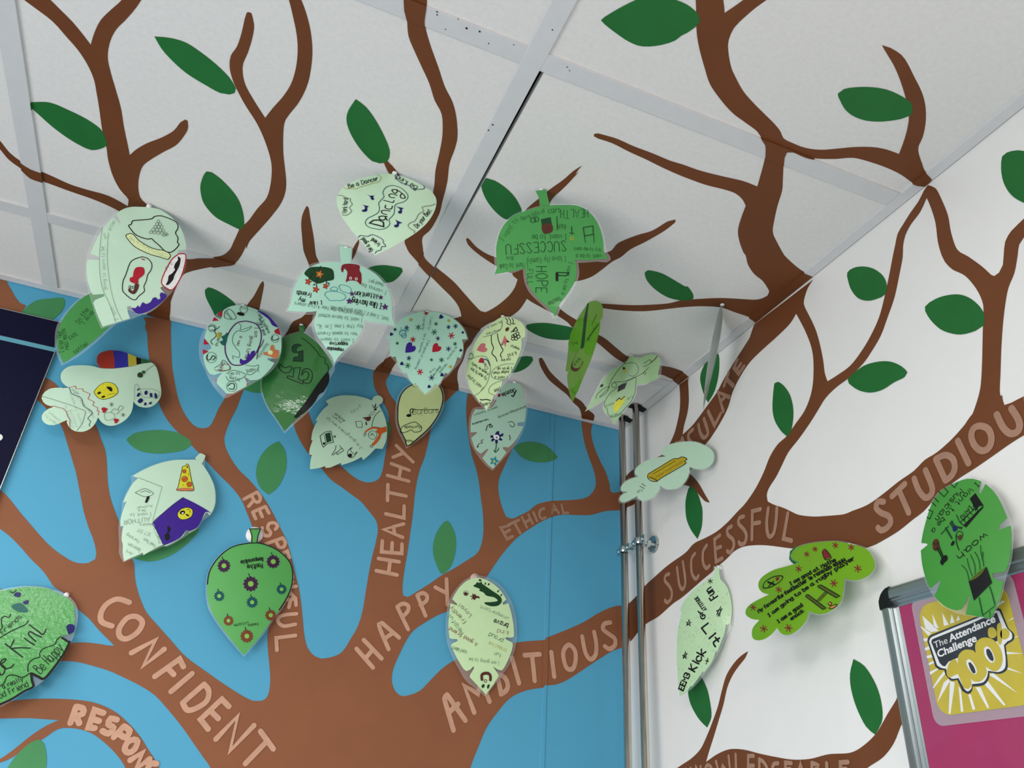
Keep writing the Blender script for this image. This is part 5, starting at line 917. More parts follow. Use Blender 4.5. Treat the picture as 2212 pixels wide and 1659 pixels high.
PAPER = dict(pale=(206, 238, 212), pale2=(212, 244, 212), pale3=(200, 232, 186), pale4=(214, 245, 190), mint=(186, 236, 214),
             sage=(182, 222, 200), sage2=(194, 228, 200), sage3=(186, 218, 192), yel=(206, 224, 158), yel2=(212, 236, 178),
             green=(70, 157, 76), green2=(74, 164, 76), green3=(68, 152, 58), green4=(88, 176, 86), dgreen=(38, 114, 42),
             lime=(128, 188, 26), limetr=(128, 178, 62), palesh=(176, 216, 158), clear=(172, 192, 182))
GLOSSY = dict(dgreen=1.0, green2=0.55, green4=0.5, pale=0.35)


def paper_mat(c):
    tr = {'limetr': 0.35, 'palesh': 0.3, 'lime': 0.2, 'pale3': 0.15}.get(c, 0.08)
    al = {'limetr': 0.8, 'clear': 0.85}.get(c, 1.0)
    g = GLOSSY.get(c, 0.25)
    return material('card_' + c, PAPER[c], 0.42, 0.025, 25, {'green2': 0.5, 'dgreen': 0.35}.get(c, 0.12), {'green2': 150, 'dgreen': 60}.get(c, 22), coat=g, coat_rough=0.05 if c == 'dgreen' else 0.09,
                    alpha=al, translucent=tr, bump_dist=0.0015)


INK = dict(k=(14, 15, 17), g=(112, 132, 118), G=(34, 96, 56), D=(22, 66, 34), n=(26, 22, 96), p=(60, 30, 142), r=(176, 28, 48),
           R=(132, 32, 42), X=(158, 48, 34), b=(84, 44, 32), t=(22, 96, 86), T=(12, 82, 88), y=(186, 172, 52), Y=(220, 214, 48),
           o=(202, 92, 38), O=(204, 126, 76), w=(240, 240, 238), e=(222, 236, 178), M=(194, 108, 114), v=(86, 38, 104),
           V=(62, 28, 64), N=(118, 62, 38), c=(44, 140, 162), u=(46, 42, 152), H=(26, 62, 38), U=(78, 92, 24), l=(88, 150, 24),
           Z=(178, 152, 24))


def ink_mat(c):
    return material('ink_' + '%02x%02x%02x' % INK[c], INK[c], 0.5, 0.12, 400, coat=0.06, coat_rough=0.12, spec=0.25)


# ---------------------------------------------------------------- object helpers
def link(name, me, mats, parent=None, **props):
    o = bpy.data.objects.new(name, me)
    COL.objects.link(o)
    for m in (mats if isinstance(mats, (list, tuple)) else [mats]):
        me.materials.append(m)
    if parent:
        o.parent = parent
    for k, v in props.items():
        o[k] = v
    return o


def mesh(name, verts, faces, mats, parent=None, midx=None, smooth=False, **props):
    me = bpy.data.meshes.new(name)
    me.from_pydata([tuple(v) for v in verts], [], faces)
    if midx:
        me.polygons.foreach_set('material_index', midx)
    if smooth:
        me.polygons.foreach_set('use_smooth', [True] * len(me.polygons))
    me.update()
    return link(name, me, mats, parent, **props)


def bm_obj(name, bm, mats, parent=None, smooth=False, **props):
    me = bpy.data.meshes.new(name)
    bm.to_mesh(me)
    bm.free()
    if smooth:
        me.polygons.foreach_set('use_smooth', [True] * len(me.polygons))
    return link(name, me, mats, parent, **props)


def thing(name, label, cat, loc=(0, 0, 0), group=None, mat=None):
    o = bpy.data.objects.new(name, None)
    COL.objects.link(o)
    o.empty_display_size = 0.02
    o.matrix_world = mat if mat else Matrix.Translation(loc)
    o['label'], o['category'] = label, cat
    if group:
        o['group'] = group
    return o


def box(bm, lo, hi, bev=0.0):
    r = bmesh.ops.create_cube(bm, size=1.0)
    vs = r['verts']
    for v in vs:
        v.co = Vector([lo[i] + (v.co[i] + 0.5) * (hi[i] - lo[i]) for i in range(3)])
    if bev:
        es = list({e for v in vs for e in v.link_edges})
        bmesh.ops.bevel(bm, geom=es, offset=bev, segments=2, profile=0.5, affect='EDGES')


def cyl(bm, p0, p1, r, seg=24, r2=None):
    p0, p1 = Vector(p0), Vector(p1)
    d = p1 - p0
    mt = Matrix.Translation((p0 + p1) / 2) @ d.to_track_quat('Z', 'Y').to_matrix().to_4x4()
    bmesh.ops.create_cone(bm, cap_ends=True, segments=seg, radius1=r, radius2=r if r2 is None else r2, depth=d.length, matrix=mt)


# ---------------------------------------------------------------- 2D outline tools
def parse(s):
    pts = []
    for w in s.split():
        sh = w.endswith('!')
        x, y = w.rstrip('!').split(',')
        pts.append((float(x) * 1e-4, float(y) * 1e-4, sh))
    return pts


def smooth(pts, closed=True, step=0.004, maxn=8):
    """Catmull-Rom through the points; a point marked sharp keeps its corner."""
    n = len(pts)
    out = []
    for i in range(n if closed else n - 1):
        p1, p2 = pts[i], pts[(i + 1) % n]
        if closed:
            p0, p3 = pts[i - 1], pts[(i + 2) % n]
        else:
            p0, p3 = pts[max(i - 1, 0)], pts[min(i + 2, n - 1)]
        a = Vector(p1[:2])
        b = Vector(p2[:2])
        d = (b - a).length
        t1 = Vector((0, 0)) if p1[2] else (b - Vector(p0[:2])) * 0.5
        t2 = Vector((0, 0)) if p2[2] else (Vector(p3[:2]) - a) * 0.5
        if p1[2]:
            t1 = (b - a) * (0.7 if not p2[2] else 1)
        if p2[2]:
            t2 = (b - a) * (0.7 if not p1[2] else 1)
        for t in (t1, t2):
            if t.length > d * 1.3 and t.length > 0:
                t *= d * 1.3 / t.length
        k = 1 if (p1[2] and p2[2]) else max(1, min(maxn, int(d / step)))
        for j in range(k):
            s = j / k
            h = (2 * s ** 3 - 3 * s ** 2 + 1, s ** 3 - 2 * s ** 2 + s, -2 * s ** 3 + 3 * s ** 2, s ** 3 - s ** 2)
            out.append(a * h[0] + t1 * h[1] + b * h[2] + t2 * h[3])
    if not closed:
        out.append(Vector(pts[-1][:2]))
    return out


def area2(p):
    return sum(p[i - 1][0] * p[i][1] - p[i][0] * p[i - 1][1] for i in range(len(p))) / 2


def cdt(polys, extra=()):
    """Triangulate overlapping outlines together; each triangle knows which outlines cover it."""
    V, F = [], []
    for p in polys:
        if area2(p) < 0:
            p = p[::-1]
        F.append(list(range(len(V), len(V) + len(p))))
        V += [Vector((q[0], q[1])) for q in p]
    V += [Vector(q) for q in extra]
    r = delaunay_2d_cdt(V, [], F, 0, 1e-6)
    return r[0], r[2], r[5]


def sheet(poly, step):
    xs = [p[0] for p in poly]
    ys = [p[1] for p in poly]
    ex = []
    x = min(xs) + step / 2
    while x < max(xs):
        y = min(ys) + step / 2
        while y < max(ys):
            ex.append((x + random.uniform(-.1, .1) * step, y + random.uniform(-.1, .1) * step))
            y += step
        x += step
    v, f, o = cdt([poly], ex)
    f = [t for t, k in zip(f, o) if k]
    used = sorted({i for t in f for i in t})
    mp = {i: n for n, i in enumerate(used)}
    return [v[i] for i in used], [[mp[i] for i in t] for t in f]


def ribbon(pts, w, closed=False, cap=True):
    """A flat brush stroke of width w along the points."""
    P = [Vector(p[:2]) for p in pts]
    Q = [P[0]]
    for p in P[1:]:
        if (p - Q[-1]).length > 1e-5:
            Q.append(p)
    if closed and (Q[0] - Q[-1]).length < 1e-5:
        Q.pop()
    n = len(Q)
    if n < 2:
        return [], []
    L, R = [], []
    for i in range(n):
        a = Q[i - 1] if (i or closed) else None
        c = Q[(i + 1) % n] if (i < n - 1 or closed) else None
        d1 = (Q[i] - a).normalized() if a is not None else None
        d2 = (c - Q[i]).normalized() if c is not None else None
        d1 = d1 or d2
        d2 = d2 or d1
        t = d1 + d2
        t = t.normalized() if t.length > 0.2 else d1
        nn = Vector((-t.y, t.x))
        k = min(1.7, 1 / max(0.3, abs(nn.dot(Vector((-d1.y, d1.x))))))
        L.append(Q[i] + nn * w / 2 * k)
        R.append(Q[i] - nn * w / 2 * k)
    V = L + R
    F = [[i, n + i, n + (i + 1) % n, (i + 1) % n] for i in range(n if closed else n - 1)]
    if cap and not closed:
        for e, sgn in ((0, -1), (n - 1, 1)):
            d = (Q[1] - Q[0]) if e == 0 else (Q[-1] - Q[-2])
            d = d.normalized() * sgn
            s = Vector((-d.y, d.x))
            ring = [len(V) + j for j in range(7)]
            V += [Q[e] + (d * math.sin(math.pi * j / 6) - s * math.cos(math.pi * j / 6)) * w / 2 for j in range(7)]
            F.append(ring)
    return V, F


# single-stroke alphabet: digits are x then y (2 = baseline, 6 = small-letter top, 8 = capital top), ~ marks curved strokes
GLYPH = {
    'a': '~36 16 05 03 12 22 34;36 33 42', 'b': '08 02;~05 16 26 35 33 22 12 03', 'c': '~35 26 16 05 03 12 22 33',
    'd': '38 32;~35 26 16 05 03 12 22 33', 'e': '~04 34 35 26 16 05 03 12 22 33', 'f': '~38 28 17 12;06 26',
    'g': '~35 26 16 05 04 13 23 34;~36 31 20 10 01', 'h': '08 02;~05 16 26 35 32', 'i': '16 12;17 18',
    'j': '~26 21 10 00;27 28', 'k': '08 02;36 04 32', 'l': '~18 13 22', 'm': '06 02;~05 16 26 25 22;~25 36 46 45 42',
    'n': '06 02;~05 16 26 35 32', 'o': '~16 05 03 12 22 33 35 26 16', 'p': '06 00;~05 16 26 35 33 22 12 03',
    'q': '36 30;~35 26 16 05 03 12 22 33', 'r': '06 02;~04 15 26 36', 's': '~35 26 16 05 14 24 33 22 12 03',
    't': '~18 13 22 32;06 26', 'u': '~06 03 12 22 33;36 32', 'v': '06 22 46', 'w': '06 12 25 32 46', 'x': '06 32;36 02',
    'y': '06 22;46 10', 'z': '06 36 02 32', 'A': '02 28 42;14 34', 'B': '02 08;~08 28 37 26 05;~05 26 44 32 02',
    'C': '~37 28 18 06 04 12 22 33', 'D': '02 08;~08 28 46 44 22 02', 'E': '38 08 02 32;05 25', 'F': '38 08 02;05 25',
    'G': '~37 28 18 06 04 12 22 34;35 25', 'H': '08 02;38 32;05 35', 'I': '18 12;08 28;02 22', 'J': '~38 33 22 12 03',
    'K': '08 02;38 05 32', 'L': '08 02 32', 'M': '02 08 25 48 42', 'N': '02 08 32 38', 'O': '~18 06 04 12 22 34 36 28 18',
    'P': '02 08;~08 28 37 36 25 05', 'R': '02 08;~08 28 37 36 25 05;15 32', 'S': '~37 28 18 07 16 24 33 22 12 03',
    'T': '08 48;28 22', 'U': '~08 03 12 22 33 38', 'V': '08 22 48', 'W': '08 12 26 32 48', 'Y': '08 25 48;25 22',
    '1': '17 28 22', '3': '~08 28 36 25 15;~15 34 22 02', '4': '18 04 34;28 22', '5': '38 08 05;~05 25 34 22 02',
    '6': '~28 05 03 12 22 33 24 04', '7': '08 38 12', '.': '12 13', ',': '13 01', "'": '18 17', '+': '14 34;25 23',
    '&': '~33 12 03 05 17 27 25 03;33 42'}


def text_strokes(txt):
    """Strokes of a line of handwriting, scaled so that it runs from 0 to 1 and a capital is 1 high."""
    x, out = 0.0, []
    for ch in txt:
        g = GLYPH.get(ch)
        if g is None:
            x += 3.0
            continue
        wmax, pieces = 0, []
        for st in g.split(';'):
            cur = st[0] == '~'
            pp = [(int(t[0]), int(t[1])) for t in st.lstrip('~').split()]
            wmax = max(wmax, max(p[0] for p in pp))
            pieces.append((cur, pp))
        j = random.uniform(-.25, .25)
        for cur, pp in pieces:
            out.append((cur, [(x + p[0] + random.uniform(-.12, .12), (p[1] - 2 + j) / 6.0) for p in pp]))
        x += wmax + 1.3
    x = max(x - 1.3, 1)
    return [(c, [(p[0] / x, p[1]) for p in s]) for c, s in out]


# ---------------------------------------------------------------- room shell
bm = bmesh.new()
box(bm, (-4.2, 0, 0), (0.1, 0.1, H + 0.15))
WALL_B = bm_obj('wall_back', bm, M_BLUE, kind='structure')
bm = bmesh.new()
box(bm, (0, -4.2, 0), (0.1, 0.0, H + 0.15))
WALL_R = bm_obj('wall_right', bm, M_WHITE, kind='structure')
bm = bmesh.new()
box(bm, (-4.2, -4.2, -0.05), (0.1, 0.1, 0))
bm_obj('floor', bm, M_FLOOR, kind='structure')

# suspended ceiling: 600 mm tiles, grid bars and wall angle a little below the tiles
h = 0.83
X = lambda v: (v - 0.980) * h
Y = lambda v: (v - 1.719) * h
XB = [(X(v), X(v + 0.0315)) for v in (0.2615, -0.462, -1.1855, -1.909, -2.6325, -3.356)]
YB = [(Y(v), Y(v + 0.0315)) for v in (1.431, 0.7085, -0.015, -0.738, -1.462)]
DROP = 0.003
BARS = [(a, -4.2, b, Y(1.6965)) for a, b in XB] + [(-4.2, a, X(0.956), b) for a, b in YB]
GR, GB = -0.0016, -0.0012       # thin open gaps between the wall angle and the two walls
EDGE = [(X(0.9565), -4.2, GR, GB), (-4.2, Y(1.697), X(0.9564), GB)]
xs = sorted([v for b in XB for v in b] + [-4.2, GR])
ys = sorted([v for b in YB for v in b] + [-4.2, GB])
bm = bmesh.new()
GAP = None
for i in range(0, len(xs) - 1, 2):
    for j in range(0, len(ys) - 1, 2):
        q = [[xs[i], ys[j]], [xs[i + 1], ys[j]], [xs[i + 1], ys[j + 1]], [xs[i], ys[j + 1]]]
        if abs(xs[i] - XB[0][1]) < 1e-6 and abs(ys[j] - YB[1][1]) < 1e-6:      # the tile that has slipped off its bar
            GAP = [list(q[0]), [q[0][0] + 0.0068, q[0][1]], [q[3][0] + 0.0022, q[3][1]], list(q[3])]
            q[0][0] += 0.0068
            q[3][0] += 0.0022
        for z0, z1, fl in ((H, H + 0.012, False),):
            lo = [bm.verts.new((p[0], p[1], z0)) for p in q]
            hi = [bm.verts.new((p[0], p[1], z1)) for p in q]
            bm.faces.new(lo[::-1])
            bm.faces.new(hi)
            for k in range(4):
                bm.faces.new((lo[k], lo[(k + 1) % 4], hi[(k + 1) % 4], hi[k]))
CEIL = bm_obj('ceiling', bm, M_TILE, kind='structure')
bm = bmesh.new()
box(bm, (-4.2, -4.2, H + 0.03), (0, 0, H + 0.05))
bm_obj('void_dark_sheet', bm, M_BLACK, CEIL)  # added black sheet that keeps the gaps around the tiles dark
k = 0
for b in BARS + EDGE:
    k += 1
    bm = bmesh.new()
    dz = DROP if b in EDGE or b[2] - b[0] < 0.1 else DROP - 0.0004
    box(bm, (b[0], b[1], H - dz), (b[2], b[3], H + 0.011), 0.0006)
    bm_obj('trim_%d' % k, bm, M_BAR, kind='structure')
# notches cut round the two pipes
for nm, poly in (('pipe_notch', [(-0.030, -0.128), (-0.004, -0.118), (-0.004, -0.100), (-0.024, -0.104), (-0.046, -0.106), (-0.046, -0.122)]),
                 ('pipe_notch', [(-0.030, -0.070), (-0.004, -0.060), (-0.004, -0.044), (-0.024, -0.047), (-0.044, -0.05), (-0.044, -0.064)])):
    mesh(nm, [(p[0], p[1], H - DROP - 0.0004) for p in poly], [list(range(len(poly)))[::-1]], M_BLACK, CEIL)
HOLES = '''-7112,-8378,10 -7100,-8340,9 -6728,-8317,14 -6572,-8341,12 -5920,-7093,13 -5937,-6982,12 -5801,-8719,9 -5420,-8327,8 -5372,-8293,7 -6860,-8390,7 -6950,-8201,7 -6417,-8234,8 -6137,-8344,7'''
V, F = [], []
for w in HOLES.split():
    a, b, r = (float(q) * 1e-4 for q in w.split(','))
    F.append([len(V) + i for i in range(8)][::-1])
    V += [(a + r * math.cos(i * math.pi / 4), b + r * math.sin(i * math.pi / 4), H - DROP - 0.0003) for i in range(8)]
mesh('pin_holes', V, F, M_BLACK, CEIL)
# vertical board joint on the blue wall
JX = -0.1735
bm = bmesh.new()
box(bm, (JX - 0.0045, -0.0016, 0), (JX + 0.0045, 0.001, H - DROP), 0.0007)
bm_obj('trim_%d' % (k + 1), bm, M_BLUE, kind='structure')


# ---------------------------------------------------------------- the mural
def painted(name, surf, lines, mat, parent, lift, domain, raised=(), hole=None, one=True, label=None):
    """Paint on a surface: outlines merged, cut to the surface and laid over any raised strips."""
    polys = [smooth(parse(l), True, 0.006, 6) for l in lines]
    groups = [polys] if one else [[p] for p in polys]
    for g in groups:
        allp = list(g) + [[(domain[0], domain[1]), (domain[2], domain[1]), (domain[2], domain[3]), (domain[0], domain[3])]]
        nd = len(g)
        for b in raised:
            w = 0.0005                                              # the paint wraps round the strip's edges
            allp.append([(b[0] - w, b[1] - w), (b[2] + w, b[1] - w), (b[2] + w, b[3] + w), (b[0] - w, b[3] + w)])
        nh = len(allp)
        if hole:
            allp.append(hole)
        v, f, o = cdt(allp)
        V, F, key, rim = [], [], {}, {}
        for t, ks in zip(f, o):
            if not any(x < nd for x in ks) or nd not in ks or (hole and nh in ks):
                continue
            lv = DROP if surf == 'C' else 0.0016
            lv = lv if any(nd < x < nh for x in ks) else 0
            row = []
            for i in t:
                if (i, lv) not in key:
                    key[(i, lv)] = len(V)
                    a, b = v[i]
                    e = lift + lv
                    V.append((a, b, H - e) if surf == 'C' else (a, -e, b) if surf == 'B' else (-e, a, b))
                row.append(key[(i, lv)])
            F.append(row[::-1] if surf == 'C' else row if surf == 'B' else row[::-1])
            for i in range(len(t)):
                rim.setdefault(tuple(sorted((t[i - 1], t[i]))), set()).add(lv)
        for (i, j), ls in rim.items():
            if len(ls) == 2:
                a, b = sorted(ls)
                F.append([key[(i, a)], key[(j, a)], key[(j, b)], key[(i, b)]])
        ob = mesh(name, V, F, mat, parent)
        if label:
            ob['label'] = label


RAISED_C = [(max(b[0], -2.9), max(b[1], -2.9), b[2], b[3]) for b in BARS + EDGE if b[2] > -2.5 and b[3] > -2.5]
DOM = (-3.0, -3.0, GR, GB)
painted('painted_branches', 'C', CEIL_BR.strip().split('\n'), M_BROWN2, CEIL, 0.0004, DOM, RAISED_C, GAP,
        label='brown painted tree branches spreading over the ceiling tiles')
painted('painted_leaf', 'C', CEIL_LV.strip().split('\n'), M_LEAF2, CEIL, 0.0006, DOM, RAISED_C, GAP, False)
JR = [(JX - 0.0045, 0.5, JX + 0.0045, H)]
DOMW = (-3.0, 0.5, 0.0, H - DROP)
painted('painted_tree', 'B', BLUE_BR.strip().split('\n'), M_BROWN, WALL_B, 0.0004, DOMW, JR,
        label='brown painted tree trunk and branches on the blue wall')
painted('painted_leaf', 'B', BLUE_LV.strip().split('\n'), M_LEAF, WALL_B, 0.0007, DOMW, JR, None, False)
DOMR = (-3.0, 0.5, 0.0, H - DROP)
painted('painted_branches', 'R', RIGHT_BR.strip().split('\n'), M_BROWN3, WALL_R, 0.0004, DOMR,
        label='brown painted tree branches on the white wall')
painted('painted_leaf', 'R', RIGHT_LV.strip().split('\n'), M_LEAF2, WALL_R, 0.0007, DOMR, (), None, False)

for s, word, w, segs in WORDS:
    V, F = [], []
    for n, sg in enumerate(segs.split(';')):
        cur, clo = '~' in sg[:2], 'c' in sg[:2]
        p = parse(sg.lstrip('~c'))
        if cur:
            p = smooth(p, clo, 0.003, 6)
        v, f = ribbon(p, w * 1e-4, clo)
        e = 0.0010 + 0.00003 * n
        off = len(V)
        for a, b in v:
            ee = e + (0.0016 if s == 'B' and abs(a - JX) < 0.0046 else 0)
            V.append((a, -ee, b) if s == 'B' else (-ee, a, b))
        F += [[i + off for i in (t if s == 'B' else t[::-1])] for t in f]
    mesh('painted_word', V, F, M_WORD if s == 'B' and word in ('CONFIDENT', 'RESPONSIBLE', 'RESPECTFUL', 'HEALTHY', 'HAPPY', 'AMBITIOUS') else M_WORD2,
         WALL_B if s == 'B' else WALL_R, label='pale brown painted word ' + word)


# ---------------------------------------------------------------- laminated paper leaves
def sharp_rim(me):
    n = {}
    for p in me.polygons:
        for e in p.edge_keys:
            n[e] = n.get(e, 0) + 1
    for e in me.edges:
        e.use_edge_sharp = n.get(e.key, 0) < 2


def make_leaf(d):
    u, v = Vector(d['u']), Vector(d['v'])
    n = u.cross(v)
    mw = Matrix((u, v, n)).transposed().to_4x4()
    mw.translation = d['loc']
    root = thing('paper_leaf', d['label'], 'leaf', group='laminated paper leaves stuck up around the mural', mat=mw)
    c0, c1 = d['curl']
    bend = lambda a, b: -c0 * (a * 1000) ** 2 / 150e3 - c1 * (b * 1000) ** 2 / 250e3
    pm = paper_mat(d['col'])
    mats, order = [], []
    ink = {'drawn_pattern': ([], [], [], []), 'lettering': ([], [], [], [])}
    lay = 0

    def put(part, vf, c):
        V, F, I, ML = ink[part]
        if c not in ML:
            ML.append(c)
        z = 0.0003 + 0.00002 * lay
        off = len(V)
        V.extend((a, b, bend(a, b) + z) for a, b in vf[0])
        F.extend([i + off for i in t] for t in vf[1])
        I.extend([ML.index(c)] * len(vf[1]))

    def split(p, step=0.006):
        q = [Vector(p[0][:2])]
        for e in p[1:]:
            a, b = q[-1], Vector(e[:2])
            m = max(1, int((b - a).length / step))
            q += [a.lerp(b, (j + 1) / m) for j in range(m)]
        return q

    for line in d['D'].strip().split('\n'):
        a = line.split('|')
        k = a[0]
        lay += 1
        if k == 'P':
            vv, ff = sheet(smooth(parse(a[1]), True, 0.004, 6), 0.008)
            o = mesh('paper', [(x, y, bend(x, y)) for x, y in vv], ff, pm, root, smooth=True)
            sharp_rim(o.data)
            sm = o.modifiers.new('thickness', 'SOLIDIFY')
            sm.thickness, sm.offset = 0.0004, -1
        elif k == 'F':
            vv, ff = sheet(smooth(parse(a[1]), True, 0.005, 6), 0.012)
            mesh('laminate_film', [(x, y, bend(x, y) - 0.0007) for x, y in vv], ff, M_FILM, root, smooth=True)
        elif k == 'S':
            vv, ff = sheet(smooth(parse(a[1]), True, 0.004, 6), 0.006)
            o = mesh('stem', [(x, y, bend(x, y) + 0.00008) for x, y in vv], ff, pm, root, smooth=True)
            sharp_rim(o.data)
            sm = o.modifiers.new('thickness', 'SOLIDIFY')
            sm.thickness, sm.offset = 0.0004, -1
        elif k == 'd':                                                  # a sprinkle of pen dots over the sheet
            o = [Vector(q[:2]) for q in parse(a[3])]
            lo = [min(q[i] for q in o) for i in (0, 1)]
            hi = [max(q[i] for q in o) for i in (0, 1)]
            for _ in range(int(a[2])):
                q = (random.uniform(lo[0], hi[0]), random.uniform(lo[1], hi[1]))
                if sum((o[i - 1].y > q[1]) != (o[i].y > q[1]) and q[0] < (o[i - 1].x - o[i].x) * (q[1] - o[i].y) / (o[i - 1].y - o[i].y) + o[i].x for i in range(len(o))) % 2:
                    r = random.uniform(0.0003, 0.0006)
                    put('drawn_pattern', ([(q[0] + r * math.cos(t), q[1] + r * math.sin(t)) for t in (0, 1.05, 2.1, 3.14, 4.2, 5.25)], [[0, 1, 2, 3, 4, 5]]), a[1])
        elif k == 'f':
            p = parse(a[2])
            put('drawn_pattern', sheet(smooth(p, True, 0.002, 4), 0.006), a[1])
        elif k == 's':
            put('drawn_pattern', ribbon(smooth(parse(a[3]), False, 0.0015, 6), int(a[2]) * 1e-4), a[1])
        elif k == 'l':
            put('drawn_pattern', ribbon(split(parse(a[3])), int(a[2]) * 1e-4), a[1])
        elif k in 'c*':
            for q in a[3].split():
                x, y, ax, ay, bx, by = (float(t) * 1e-4 for t in q.split(','))
                w = int(a[2]) * 1e-4
                if k == 'c':
                    r = [(x + ax * math.cos(t) + bx * math.sin(t), y + ay * math.cos(t) + by * math.sin(t)) for t in [j * math.pi / 8 for j in range(16)]]
                    put('drawn_pattern', ribbon(r, w, True), a[1])
                else:
                    ph = random.uniform(0, 1)
                    for j in range(3):
                        t = ph + j * math.pi / 3
                        e = (ax * math.cos(t) + bx * math.sin(t), ay * math.cos(t) + by * math.sin(t))
                        put('drawn_pattern', ribbon([(x - e[0], y - e[1]), (x + e[0], y + e[1])], w), a[1])
                        lay += 0.3
        elif k in 'hR5q':
            for q in a[2].split():
                x, y, ax, ay, bx, by = (float(t) * 1e-4 for t in q.split(','))
                M = lambda s, t: (x + ax * s + bx * t, y + ay * s + by * t)
                if k == 'h':                                            # heart, its point along minus the first axis
                    r = [(-1, 0, True), (-.35, .55, False), (.15, .8, False), (.6, .75, False), (.85, .4, False), (.55, 0, True),
                         (.85, -.4, False), (.6, -.75, False), (.15, -.8, False), (-.35, -.55, False)]
                    put('drawn_pattern', sheet([M(*p) for p in smooth(r, True, 0.1, 4)], 0.006), a[1])
                elif k == '5':                                          # five-pointed star
                    put('drawn_pattern', sheet([M((1, .45)[j % 2] * math.sin(j * math.pi / 5), (1, .45)[j % 2] * math.cos(j * math.pi / 5)) for j in range(10)], 0.006), a[1])
                elif k == 'q':                                          # five-petalled flower
                    rr = [.74 + .26 * math.cos(5 * j * math.pi / 24) for j in range(48)]
                    put('drawn_pattern', sheet([M(r_ * math.cos(j * math.pi / 24), r_ * math.sin(j * math.pi / 24)) for j, r_ in enumerate(rr)], 0.006), a[1])
                else:                                                   # ring flower with scalloped rim and a little stalk
                    R = [(1 + .1 * math.cos(12 * t)) for t in [j * math.pi / 36 for j in range(72)]]
                    out = [M(r_ * math.cos(j * math.pi / 36), r_ * math.sin(j * math.pi / 36)) for j, r_ in enumerate(R)]
                    put('drawn_pattern', sheet(out, 0.006), a[1])
                    lay += 1
                    put('drawn_pattern', sheet([M(.4 * math.cos(j * math.pi / 8), .4 * math.sin(j * math.pi / 8)) for j in range(16)], 0.006), 'Q')
                    put('drawn_pattern', ribbon([M(-.15, .95), M(-.3, 1.45)], 0.0012), 'k')
                    lay -= 1
        elif k == 't':
            x, y, ax, ay, bx, by = (float(t) * 1e-4 for t in a[4].split(','))
            w = int(a[2]) * 1e-4
            for cur, st in text_strokes(a[3]):
                p = [(x + ax * s + bx * t, y + ay * s + by * t, False) for s, t in st]
                put('lettering', ribbon(smooth(p, False, 0.0008, 3) if cur else p, w, cap=w > 0.0012), a[1])
                lay += 0.01
    for part, (V, F, I, ML) in ink.items():
        if F:
            mesh(part, V, F, [material('ink_ring_centre', (128, 190, 72), 0.4, 0.03) if c == 'Q' else ink_mat(c) for c in ML], root, I)
    # the pad that sticks it up
    s, g = d['s'], d['gap']
    ax = {'C': Vector((0, 0, 1)), 'B': Vector((0, 1, 0)), 'R': Vector((1, 0, 0))}[s]
    if d['dot']:
        r = {1: 0.0036, 2: 0.010, 3: 0.0145, 4: 0.0095}[d['dot']]
        A = Vector(d['loc']) - n * 0.0012
        bm = bmesh.new()
        if d['dot'] == 1:
            cyl(bm, A + ax * 0.0005, A + ax * (g - (DROP if s == 'C' else 0)), r, 20)
        else:
            cyl(bm, A + ax * (g - 0.0035), A + ax * (g - 0.0002), r, 28)
            cyl(bm, A, A + ax * (g - 0.001), 0.004, 16)
        bm.transform(root.matrix_world.inverted())
        bm_obj('sticky_dot', bm, {1: M_DOT, 2: M_CLEARDOT, 3: M_DOT, 4: M_PEACH}[d['dot']], root, True)
    return root


for d in LEAVES:
    make_leaf(d)


# ---------------------------------------------------------------- steel pipes and their bracket
PX, PR = -0.034, 0.0073
for py, lab in ((-0.061, 'steel pipe in the corner nearer the blue wall'), (-0.1205, 'steel pipe farther from the blue wall, held by the wall flange')):
    bm = bmesh.new()
    cyl(bm, (0, 0, 0), (0, 0, H - 0.0005), PR, 32)
    t = bm_obj('steel_pipe', bm, M_CHROME, None, True, label=lab, category='pipe', group='pair of vertical steel pipes in the corner')
    t.location = (PX, py, 0)
    for e in t.data.polygons:
        e.use_smooth = abs(e.normal.z) < 0.5

BZ = 2.094
br = thing('pipe_bracket', 'double zinc clamp bolted to the white wall, gripping both corner pipes', 'pipe bracket', (PX, -0.1205, BZ))
for y0 in (0.0, 0.0595):
    bm = bmesh.new()
    seg = 32
    prof = [(PR + 0.0002, -0.006), (PR + 0.0028, -0.006), (PR + 0.0036, -0.003), (PR + 0.0036, 0.003), (PR + 0.0028, 0.006), (PR + 0.0002, 0.006)]
    ring = [[bm.verts.new((math.cos(2 * math.pi * i / seg) * r, y0 + math.sin(2 * math.pi * i / seg) * r, z)) for r, z in prof] for i in range(seg)]
    for i in range(seg):
        for j in range(len(prof)):
            bm.faces.new((ring[i][j], ring[(i + 1) % seg][j], ring[(i + 1) % seg][(j + 1) % 6], ring[i][(j + 1) % 6]))
    for sy in (-1, 1):
        box(bm, (-0.0035, y0 + sy * 0.0105 - 0.0015 if sy > 0 else y0 - 0.0235, -0.0075), (0.0035, y0 + 0.0235 if sy > 0 else y0 - 0.009, 0.0075), 0.0008)
    bmesh.ops.recalc_face_normals(bm, faces=bm.faces)
    ro = bm_obj('clamp_ring', bm, M_ZINC, br)
    for sy in (-1, 1):
        bm = bmesh.new()
        cyl(bm, (-0.0035, y0 + sy * 0.017, 0), (-0.0065, y0 + sy * 0.017, 0), 0.0042, 20, 0.003)
        cyl(bm, (0.0035, y0 + sy * 0.017, 0), (0.0085, y0 + sy * 0.017, 0), 0.0024, 12)
        bm_obj('screw', bm, M_ZINC, ro, True)
bm = bmesh.new()
box(bm, (0.006, 0.004, -0.005), (0.012, 0.056, 0.003), 0.001)
bm_obj('link_bar', bm, M_ZINC, br)
bm = bmesh.new()
cyl(bm, (PR, 0, 0), (0.030, 0, 0), 0.0045, 20)
